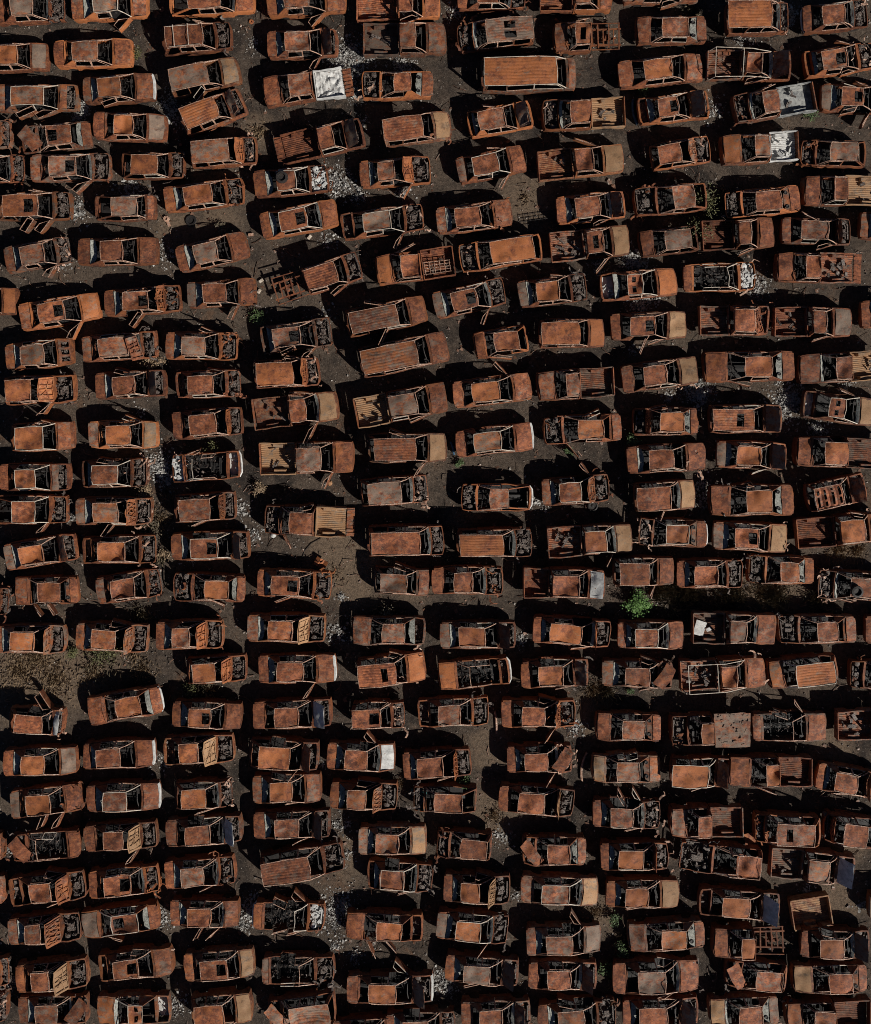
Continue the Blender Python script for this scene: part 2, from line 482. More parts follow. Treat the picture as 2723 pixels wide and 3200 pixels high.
        def cell(u0, u1, t0, t1):
            return lambda i, j: u0 <= (i + .5) / (nx - 1) <= u1 and t0 <= -1 + 2 * (j + .5) / (ny - 1) <= t1
        if has('rs'):
            u0 = rnd.choice([.55, .58, .60]) if T != 'P' else .35
            if 'rs' in F and hd > 400: u0 = .2
            skip = cell(u0, u0 + (.33 if T != 'W' else .2), -.62, .62)
        if has('r2'):
            a = cell(.3, .62, -.72, -.12); c2 = cell(.3, .62, .12, .72)
            skip = lambda i, j: a(i, j) or c2(i, j)
        if has('rst'): skip = lambda i, j: i % 3 == 1 and 1 <= j <= ny - 3 and (i + j) % 7 != 0
        rb.grid(P, skip)
        rb.build('roof', 'rust', root, c_roof)
        if has('rk'):
            k = MB()
            for u in (.22, .62): k.tube([(rr + (rf - rr) * u, -ratt, zr + .07), (rr + (rf - rr) * u, ratt, zr + .07)], .022)
            for s in (-1, 1): k.tube([(rr + .1, s * (ratt - .06), zr + .04), (rf - .15, s * (ratt - .06), zr + .04)], .015)
            k.build('roof_rack', 'pale', root)
    # ---- hood
    hx0 = xc + .075; hx1 = X1 - .125; HL = hx1 - hx0
    def hood_part(theta=0.0, rib=False, crum=.02, x1f=1.0, holes=0.0, yaw=0.0, dx=0.0, dz=0.0, dy=0.0, mat='rust', lab=None, skel=False):
        m_ = MB(); nx, ny = 9, 11
        HD = spots(rnd, 5, 0, HL, -hw, hw, .07, .3); sd = rnd.uniform(0, 50)
        P = []
        for i in range(nx):
            u = i / (nx - 1); row = []
            for j in range(ny):
                t = -1 + 2 * j / (ny - 1)
                d = HL * u * x1f
                h_ = (hwx(min(X1 - .1, hx0 + d)) - .115)
                yv = h_ * t
                zz = .045 * (1 - t * t) + dent(HD, d, yv) + (ztop(hx0 + d) - ztop(hx0) if theta == 0 and not yaw else -.04 * u * u)
                dd = d + .05 * (1 - t * t) * (u - .0) * (1 if x1f == 1 else 0) + .05 * (1 - t * t) * (1 - u)
                row.append(crumple(dd, yv, zz, crum, 1.9) if crum else (dd, yv, zz))
            P.append(row)
        sk = (lambda i, j: rnd.random() < holes) if holes else None
        if skel: sk = lambda i, j: 2 <= i <= 6 and j in (1, 2, 4, 5, 7, 8)
        m_.grid(P, sk)
        if rib:
            hy = hwx((hx0 + hx1) / 2) - .22
            z_ = -.035
            e = .05
            m_.tube([(e, -hy, z_), (HL - e, -hy * .93, z_), (HL - e + .03, 0, z_ + .02), (HL - e, hy * .93, z_), (e, hy, z_), (e + .03, 0, z_ + .02)], .032, 4, True)
            k = rnd.choice([0, 1, 2])
            if k == 0:
                for q in (-1, 1):
                    m_.tube([(e, q * hy, z_), (HL * .55, 0, z_), (HL - e, q * hy * .9, z_)], .030)
                    m_.tube([(e, q * hy * .35, z_), (HL - e, q * hy * .5, z_)], .024)
                m_.tube([(HL * .5, -hy, z_), (HL * .5, hy, z_)], .026)
            elif k == 1:
                for q in (-.5, .06, .52): m_.tube([(e, q * hy * rnd.uniform(.5, 1.1), z_), (HL - e, q * hy * rnd.uniform(.6, 1.1), z_)], .026)
                m_.tube([(HL * .3, -hy, z_), (HL * .52, 0, z_), (HL * .34, hy, z_)], .026)
                m_.tube([(HL * .8, -hy * .5, z_), (HL * .45, 0, z_), (HL * .85, hy * .5, z_)], .022)
            else:
                for q in range(5):
                    a = -hy + 2 * hy * q / 5
                    m_.tube([(e, a, z_), (HL - e, a + 2 * hy / 5, z_)], .028); m_.tube([(e, a + 2 * hy / 5, z_), (HL - e, a, z_)], .022)
        ct, st_ = cos(theta), sin(theta); cy, sy = cos(yaw), sin(yaw)
        z0 = ztop(hx0) + .012
        mx = HL * .5 if yaw else 0
        def tf(p):
            a, y_, h_ = p
            a2, z2 = a * ct - h_ * st_, a * st_ + h_ * ct
            a3 = (a2 - mx) * cy - y_ * sy + mx; y3 = (a2 - mx) * sy + y_ * cy
            return (hx0 + a3 + dx, y3 + dy, z0 + z2 + dz)
        m_.xf(tf)
        m_.build('hood', mat, root, c_hood, label=lab)
    if hood in ('on', 'c', 'g', 'o2'): hood_part(0, crum=.015)
    elif hood == 'd': hood_part(0, crum=.05, dz=-.02)
    elif hood in ('k', 'b'): hood_part(R(rnd.uniform(44, 54) if HL > .7 else 38), rib=True, crum=.03, mat='white' if hood == 'b' else 'rust', lab='hood raised on its hinges')
    elif hood == 'w': hood_part(R(26), rib=True, crum=.02, mat='white', lab='pale bare metal hood raised a little')
    elif hood == 'w0': hood_part(0, crum=.015, mat='white', lab='pale hood with rust blotches')
    elif hood in ('u', 'u:c'): hood_part(R(rnd.uniform(121, 132)), rib=True, crum=.03, lab='hood thrown back with its ribbed underside showing')
    elif hood in ('v', 'v:c'): hood_part(R(rnd.uniform(98, 108)), rib=True, crum=.03, lab='hood standing upright')
    elif hood == 't': hood_part(R(112), rib=True, crum=.14, holes=.12, lab='tattered hood standing upright')
    elif hood == 's': hood_part(0, crum=.03, skel=True, lab='hood with its skin burnt away in strips')
    elif hood == 'f': hood_part(R(166), rib=True, yaw=R(14), dx=.0, dz=.30, crum=.03, lab='hood flipped back onto the roof')
    elif hood == 'm': hood_part(R(4), x1f=.48, crum=.03, lab='half of a hood')
    elif hood == 'x': hood_part(R(7), yaw=R(rnd.choice([-34, 30, 38])), dx=-.10, dz=.10, crum=.06, lab='loose hood lying askew')
    # ---- trunk lid
    if T == 'S' and not has('t0'):
        m_ = MB(); nx, ny = 6, 9
        TD = spots(rnd, 3, X0, xb, -hw, hw, .04, .3)
        P = []
        for i in range(nx):
            u = i / (nx - 1); row = []
            for j in range(ny):
                t = -1 + 2 * j / (ny - 1)
                px = xb - .02 - (xb - .02 - X0 - .02) * u - .03 * (1 - t * t) * u
                yv = (hwx(max(px, X0 + .1)) - .115) * t
                row.append((px, yv, ztop(px) + .012 + .03 * (1 - t * t) + dent(TD, px, yv)))
            P.append(row)
        P.append([(a - .02, b_, z - .16) for (a, b_, z) in P[-1]])
        P = [list(reversed(r)) for r in P]
        m_.grid(P)
        m_.build('trunk_lid', 'rust', root, c_trunk)
    if has('tw'):
        m_ = MB()
        m_.tube([(X0 + .12, -hw + .10, .70), (X0 - .03, -hw * .6, .72), (X0 - .07, 0, .72), (X0 - .03, hw * .6, .72), (X0 + .12, hw - .10, .70)], .065, 6)
        m_.build('bumper', 'white', root, label='pale rear bumper')
    if has('fw'):
        m_ = MB(); h_ = hwx(X1 - .1) - .05
        P = [[(X1 - .10 + .085 * (1 - t ** 4) + a_, h_ * t, z_) for a_, z_ in ((-.07, zf + .012), (.03, zf + .015), (.055, zf - .03), (.05, zf - .16))] for t in [1 - q / 5 for q in range(11)]]
        m_.grid(P); m_.build('bumper', 'white', root, label='pale front bumper')
    # ---- parcel shelf with melted window glass
    if T == 'S' and not roofless and (has('spk') or rnd.random() < .62):
        m_ = MB(); P = []
        sh = hwx(xb) - .13; wd = min(.34, (rr - xb) * .62)
        for i in range(4):
            row = []
            for j in range(11):
                t = -1 + 2 * j / 10
                row.append((xb + .015 + wd * i / 3 * (1 - .35 * t * t) + .03 * rnd.uniform(-1, 1) * (i == 3), sh * t, zb + .055 - .04 * i / 3 + .035 * rnd.random() * (0 if has('spk') else 1)))
            P.append(row)
        m_.grid([list(reversed(r)) for r in P])
        shelf = m_.build('parcel_shelf', 'ash' if not has('spk') or rnd.random() < .5 else 'rust', root, (.3, .5, .2))
        if has('spk'):
            for s in (-1, 1):
                q = MB(); q.lathe((xb + wd * .5, s * sh * .58, zb + .02), [(.105, 0), (.105, .05), (.085, .055), (.05, .03)], 12)
                q.build('speaker_hole_shade', 'floor', shelf)  # closed dark disc, painting in the shade of an open speaker hole
    if rnd.random() < .20:
        m_ = MB(); P = []
        for i in range(3):
            P.append([(xc - .02 - .16 * i / 2 + .06 * (1 - (j / 5 - 1) ** 2) + rnd.uniform(-.02, .02) * (i > 0), hc * .93 * (j / 5 - 1), zh + .02 - .05 * i + .03 * rnd.random()) for j in range(11)])
        m_.grid([list(reversed(r)) for r in P]); m_.build('melted_windshield', 'ash', root)
    # ---- doors
    def door(s, xa, xb_, front, opening, handle_=True):
        m_ = MB()
        zt = zb
        n_ = 5; P = []
        for i in range(n_ + 1):
            px = xb_ + (xa - xb_) * i / n_
            P.append([(px, s * (hwx(px) - .05), .32), (px, s * (hwx(px) + .002), .54), (px, s * (hwx(px) - .02), zt - .13), (px, s * (hwx(px) - .03), zt), (px, s * (hwx(px) - .085), zt + .004), (px, s * (hwx(px) - .085), .36)])
        if s < 0: P = [list(reversed(r)) for r in P]
        m_.grid(P)
        # window frame loop
        def wp(px, z):
            k = (z - zb) / (zrr - zb); return (px, s * ((hw - .085) * (1 - k) + (ratt + .03) * k), z)
        top = zrr - .05
        if front:
            pts = [wp(xb_ + .02, zt), wp(xb_ + .03, top), wp(min(rf - .02, xa - .25), top), wp(xa - .06, zt)]
        else:
            xt = max(xb_ + .06, rr + .12)
            pts = [wp(xb_ + .03, zt), wp(xt, top), wp(xa - .03, top), wp(xa - .02, zt)]
        f_ = MB()
        f_.tube(pts, .026, 4, True)
        if opening:
            c, s_ = cos(opening), sin(opening)
            hx, hy = xa, s * (hwx(xa) - .06)
            def tf(p):
                dx, dy = p[0] - hx, p[1] - hy
                return (hx + dx * c - dy * s_, hy + dx * s_ + dy * c, p[2] - .02)
            m_.xf(tf); f_.xf(tf)
        lab = ('front' if front else 'rear') + ' door standing open' if opening else None
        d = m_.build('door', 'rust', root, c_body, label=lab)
        f_.build('window_frame', 'pale' if rnd.random() < .10 else 'edge', d)
    right = abs(((hd + 180) % 360) - 180) < 90
    south = -1 if right else 1
    for s in (1, -1):
        tagc = 's' if s == south else 'n'
        for front in ((True,) if twod else (True, False)):
            fl_ = 'd' + tagc + ('f' if front else 'r')
            op = 0.0
            if fl_ in F: op = R(rnd.uniform(42, 66)) * (-s)
            elif rnd.random() < .12: op = R(rnd.uniform(8, 24)) * (-s)
            elif rnd.random() < .07 and tagc == 'n': continue
            a, c = (xA, xB + .0) if front else (xB, xC)
            if roofless: continue_frame = True
            door(s, a - .008, c + .008, front, op)
    # ---- pickups: load bed
    if pickup:
        bx0, bx1 = X0 + .03, xk - .06
        zfl = .60; zt = zb + .03; th = .075
        wheelb = MB()
        c_bed = list(c_body); c_bed[0] *= .5; c_bed[1] += .2
        if has('bt'): c_bed = [.3, .35, .80, 1.0]
        if has('bk'): c_bed = [0, .45, 0]
        if has('bf'):
            m_ = MB()
            for s in (-1, 1): m_.box(((bx0 + bx1) / 2, s * .46, .55), (bx1 - bx0, .09, .14)); m_.tube([(bx0 + .1, s * (hw - .1), .72), (bx1, s * (hw - .1), .72)], .035)
            for q in range(6): m_.box((bx0 + .12 + (bx1 - bx0 - .24) * q / 5, 0, .60), (.075, 1.45 if q % 2 == 0 else .86, .07))
            m_.box(((bx0 + bx1) / 2 - .2, .1, .5), (.9, .12, .12), rz=.1); m_.lathe((bx0 + .8, -.05, .42), [(.17, -.05), (.2, .02), (.12, .14)], 10)
            m_.build('chassis_frame', 'rust', root, c_body)
        elif has('bd'):
            m_ = MB(); P = []
            for i in range(15):
                P.append([(bx0 + (bx1 - .02 - bx0) * i / 14, (hw + .10) * (j / 6 - 1), 1.08 + .012 * rnd.random()) for j in range(13)])
            m_.grid([list(reversed(r)) for r in P], lambda i, j: rnd.random() < .02)
            m_.box(((bx0 + bx1) / 2, 0, 1.03), (bx1 - bx0 - .02, 2 * hw + .18, .05))
            for q in range(26):
                m_.box((rnd.uniform(bx0 + .2, bx1 - .2), rnd.uniform(-hw, hw), 1.10), (rnd.uniform(.05, .28), rnd.uniform(.03, .12), rnd.uniform(.02, .08)), rz=rnd.uniform(0, 3))
            m_.build('flat_deck', 'rust', root, (.25, .55, .25), label='flat steel deck with burnt scraps on it')
            m_ = MB()
            for s in (-1, 1): m_.box(((bx0 + bx1) / 2, s * .46, .55), (bx1 - bx0, .09, .14))
            m_.build('chassis_frame', 'rust', root, c_body)
        else:
            m_ = MB()
            nyb = 57; P = []
            FD = spots(rnd, 4, bx0, bx1, -hw, hw, .03, .4)
            for i in range(7):
                row = []
                for j in range(nyb):
                    yv = (hw - .10) * (-1 + 2 * j / (nyb - 1)); px = bx0 + .05 + (bx1 - bx0 - .10) * i / 6
                    rz_ = 0 if has('bp') else .012 * (1 if (j // 2) % 2 else -1)
                    row.append((px, yv, zfl + rz_ + dent(FD, px, yv) * .5))
                P.append(row)
            m_.grid(P)
            for s in (-1, 1):
                P = []
                for i in range(15):
                    px = bx0 + (bx1 - bx0) * i / 14; d = abs(px - xw0)
                    z0 = .34 if d > WR else .27 + sqrt(max(0, WR * WR - d * d))
                    P.append([(px, s * (hw - .04), z0), (px, s * hw, zt - .25), (px, s * (hw - .01), zt), (px, s * (hw - th), zt + .003), (px, s * (hw - th - .005), zfl - .02)])
                if s < 0: P = [list(reversed(r)) for r in P]
                m_.grid(P)
                m_.box((xw0, s * (hw - th - .12), zfl + .12), (.82, .20, .24), tp=.86)
            m_.box((bx1 - .02, 0, (zfl + zt) / 2), (.05, 2 * hw - .16, zt - zfl + .02))
            m_.build('cargo_bed', 'white' if has('bw') or has('bj') else ('bedgrey' if has('bv') else 'rust'), root, c_bed)
            g = MB()
            if has('bo'):
                g.box((bx0 - .24, 0, zfl), (.46, 2 * hw - .10, .05))
                for q in range(7): g.box((bx0 - .24, -hw + .2 + q * (2 * hw - .4) / 6, zfl + .045), (.40, .06, .04))
            else:
                g.box((bx0 + .0, 0, (zfl + zt) / 2 - .01), (.055, 2 * hw - .10, zt - zfl + .1))
            g.build('tailgate', 'rust', root, c_trunk)
        if has('bg'):
            m_ = MB()
            for q in range(5): m_.tube([(bx0 + .2, -.1 + q * .17, zt - .05), (bx1 - .02, -.1 + q * .17, zt - .05)], .02)
            for q in range(6): m_.tube([(bx0 + .25 + q * (bx1 - bx0 - .4) / 5, -.12, zt - .02), (bx0 + .25 + q * (bx1 - bx0 - .4) / 5, .62, zt - .02)], .02)
            m_.build('cargo_grille', 'edge', root)
        if has('bw'):
            m_ = MB(); P = []
            for i in range(25):
                P.append([(bx0 + .09 + (bx1 - bx0 - .18) * i / 24, (hw - .10) * (j / 9 - 1), zt - .30 + .26 * abs(noise.noise(Vector((i * .17, j * .22, idx)))) + .10 * abs(noise.noise(Vector((i * .55, j * .3, 7)))) + .03 * noise.noise(Vector((i * 1.3, j * 1.3, 3)))) for j in range(19)])
            m_.grid(P); m_.build('crumpled_sheet', 'white', root, label='crumpled pale sheet filling the load bed')
        if has('bj') or has('bk') or rnd.random() < .3:
            m_ = MB()
            for q in range(12 if (has('bj') or has('bk')) else 4):
                m_.box((rnd.uniform(bx0 + .3, bx1 - .3), rnd.uniform(-hw + .3, hw - .3), zfl + .05 + rnd.uniform(0, .2)), (rnd.uniform(.08, .55), rnd.uniform(.05, .2), rnd.uniform(.03, .12)), rz=rnd.uniform(0, 3), ry=rnd.uniform(-.5, .5))
            m_.build('load_scraps', 'white' if has('bj') else 'engine', root)['kind'] = 'stuff'
        if has('bs'):
            m_ = MB(); m_.box((bx0 + .45, -.05, zfl + .12), (.62, .85, .02), rz=-.3, ry=.12); m_.box((bx0 + .95, -.1, zfl + .16), (.3, .2, .06), rz=.5)
            m_.build('pale_board', 'white', root)
        if has('rack'):
            m_ = MB(); z1 = zr + .06
            for s in (-1, 1):
                m_.tube([(bx0 + .1, s * (hw - .04), zt), (bx0 + .3, s * (hw - .05), z1), (rr + .2, s * (hw - .05), z1), (xc - .1, s * (hw - .1), zh + .1)], .024)
                m_.tube([(bx1 - .1, s * (hw - .05), zt), (bx1 - .1, s * (hw - .05), z1)], .024)
            for q in (bx0 + .3, bx1 - .1): m_.tube([(q, -hw + .05, z1), (q, hw - .05, z1)], .024)
            m_.build('ladder_rack', 'pale' if rnd.random() < .5 else 'edge', root)
    # ---- engine bay (seen when the hood is off or raised)
    if hood not in ('on', 'c', 'g', 'o2', 'd', 'w0'):
        m_ = MB(); cx = (hx0 + hx1) / 2; hy = hwx(cx) - .24
        m_.box((cx - .02, rnd.uniform(-.12, .12), .52), (HL * .50, hy * .95, .30), rz=rnd.uniform(-.06, .06), tp=.82)
        for q in range(4): m_.lathe((cx - .16 + q * .11, rnd.uniform(-.15, .15), .67), [(.05, 0), (.055, .05), (.03, .07)], 7)
        m_.box((cx + .05, .05, .71), (HL * .30, .20, .07)); 
        m_.box((hx1 - .06, 0, .55), (.07, hy * 1.55, .34))
        for s in (-1, 1):
            m_.lathe((hx0 + .30, s * (hy + .02), .50), [(.17, -.05), (.17, .22), (.10, .25), (.04, .26)], 9)
            m_.box((cx, s * (hy + .10), .52), (HL * .95, .05, .12))
        for q in range(30):
            a = (rnd.uniform(hx0 + .05, hx1 - .1), rnd.uniform(-hy, hy), rnd.uniform(.55, .76))
            k = rnd.random()
            if k < .5: m_.box(a, (rnd.uniform(.04, .18), rnd.uniform(.03, .12), rnd.uniform(.03, .12)), rz=rnd.uniform(0, 3), tp=.9)
            else: m_.tube([a, (a[0] + rnd.uniform(-.3, .3), a[1] + rnd.uniform(-.3, .3), a[2] + rnd.uniform(-.1, .08)), (min(hx1, a[0] + rnd.uniform(-.4, .4)), a[1] + rnd.uniform(-.4, .4), a[2] - .1)], rnd.choice([.014, .02, .03]))
        m_.grid([[(hx0 + HL * i / 3, hy * 1.2 * (j / 2 - 1), .30) for j in range(5)] for i in range(4)])
        if has('ash'):
            for q in range(20): m_.box((rnd.uniform(hx0, hx1), rnd.uniform(-hy, hy), rnd.uniform(.62, .80)), (rnd.uniform(.1, .35), rnd.uniform(.03, .16), .03), rz=rnd.uniform(0, 3), ry=rnd.uniform(-.4, .4))
        m_.build('engine', 'engine' if not has('ash') else 'white', root)
    if hood in ('0', 't', 'f', 'x') or rnd.random() < .15:
        m_ = MB()
        for q in range(rnd.randint(5, 11)):
            a = Vector((rnd.uniform(xc - .1, X1 + .05), rnd.choice((-1, 1)) * hw * rnd.uniform(.3, 1.12), rnd.uniform(.55, .95)))
            an = rnd.uniform(0, 6.28); l = rnd.uniform(.2, .65); wd = rnd.uniform(.02, .07)
            P = []
            for k in range(5):
                u = k / 4; an += rnd.uniform(-.5, .5)
                p0 = a + Vector((cos(an) * l * u, sin(an) * l * u, rnd.uniform(-.06, .10)))
                P.append([(p0.x - sin(an) * wd, p0.y + cos(an) * wd, p0.z), (p0.x + sin(an) * wd, p0.y - cos(an) * wd, p0.z + rnd.uniform(-.05, .05))])
            m_.grid(P)
        m_.build('torn_metal', rnd.choice(('rust', 'edge', 'engine')), root, c_body)['kind'] = 'stuff'
    # ---- what is left of the cabin
    m_ = MB()
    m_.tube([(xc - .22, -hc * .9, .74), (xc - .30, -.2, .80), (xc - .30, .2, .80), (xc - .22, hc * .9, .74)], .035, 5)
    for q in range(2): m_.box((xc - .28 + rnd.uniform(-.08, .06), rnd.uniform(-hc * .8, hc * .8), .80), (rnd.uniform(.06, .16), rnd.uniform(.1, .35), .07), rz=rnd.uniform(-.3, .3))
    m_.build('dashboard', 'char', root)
    m_ = MB(); sw = (xc - .52, .36, .86)
    m_.tube([(sw[0] - .10 * cos(a) * .45, sw[1] + .17 * sin(a), sw[2] + .15 * cos(a)) for a in [2 * pi * q / 10 for q in range(10)]], .014, 4, True)
    m_.tube([sw, (sw[0] + .35, sw[1], sw[2] - .15)], .025)
    m_.build('steering_wheel', 'char', root)
    def seat(sx, sy, w_, back=1):
        q = MB(); zt_ = rnd.uniform(.82, 1.0) if back else .6; ln = rnd.uniform(.08, .22)
        q.tube([(sx, sy - w_, .46), (sx - .10, sy - w_, .60), (sx - .10 - ln, sy - w_ * .8, zt_), (sx - .10 - ln, sy + w_ * .8, zt_), (sx - .10, sy + w_, .60), (sx, sy + w_, .46)], .022)
        q.tube([(sx, sy - w_, .46), (sx + .42, sy - w_, .47), (sx + .42, sy + w_, .47), (sx, sy + w_, .46)], .022)
        for k in range(4): q.tube([(sx - .10 - ln * (.2 + k * .22), sy - w_ * .85, .62 + k * .09), (sx - .10 - ln * (.2 + k * .22), sy + w_ * .85, .62 + k * .09)], .010, 3)
        for k in range(5): q.tube([(sx + .06 + k * .08, sy - w_, .47), (sx + .06 + k * .08, sy + w_, .47)], .010, 3)
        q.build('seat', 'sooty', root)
    sx = xc - 1.02
    for sy in (-.36, .36):
        if rnd.random() < .9: seat(sx + rnd.uniform(-.1, .1), sy, .23)
    if not twod and not (pickup and rf - rr < 1.3): seat(max(sx - .85, (xb if T == 'S' else X0) + .55), 0, .56)
    m_ = MB(); c0 = xk + .1 if pickup else (xb if T == 'S' else X0 + .3)
    for q in range(8 if not roofless else 60):
        a = (rnd.uniform(c0 + .1, xc - .1), rnd.uniform(-hw + .2, hw - .2), rnd.uniform(.40, .76 if roofless else .62))
        if rnd.random() < .55:
            m_.tube([a, (a[0] + rnd.uniform(-.25, .25), a[1] + rnd.uniform(-.25, .25), a[2] + rnd.uniform(-.1, .16))], rnd.choice([.010, .014, .02]), 3)
        else: m_.box(a, (rnd.uniform(.03, .18), rnd.uniform(.02, .14), rnd.uniform(.01, .06)), rz=rnd.uniform(0, 3), ry=rnd.uniform(-.6, .6))
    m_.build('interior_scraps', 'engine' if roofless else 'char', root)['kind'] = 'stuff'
    if T == 'S' and has('t0'):
        m_ = MB()
        m_.grid([[(X0 + .12 + (xb - X0 - .1) * i / 3, (hw - .2) * (j / 2 - 1), .40 + .04 * rnd.random()) for j in range(5)] for i in range(4)])
        for q in range(10): m_.box((rnd.uniform(X0 + .15, xb), rnd.uniform(-hw + .3, hw - .3), rnd.uniform(.45, .66)), (rnd.uniform(.05, .3), rnd.uniform(.03, .16), .05), rz=rnd.uniform(0, 3), ry=rnd.uniform(-.5, .5))
        m_.build('trunk_scraps', 'white' if has('ash') else 'engine', root)
    # ---- bare rims standing on the soil
    for wx in (xw0, xw1):
        for s in (-1, 1):
            q = MB(); r_ = .235
            q.lathe((wx, s * (hw - .15), r_), [(r_ * .9, -.09), (r_, -.085), (r_ * .82, -.05), (r_ * .82, .05), (r_, .085), (r_ * .9, .09)], 12, 'y')
            q.build('wheel', 'char', root)
    return root

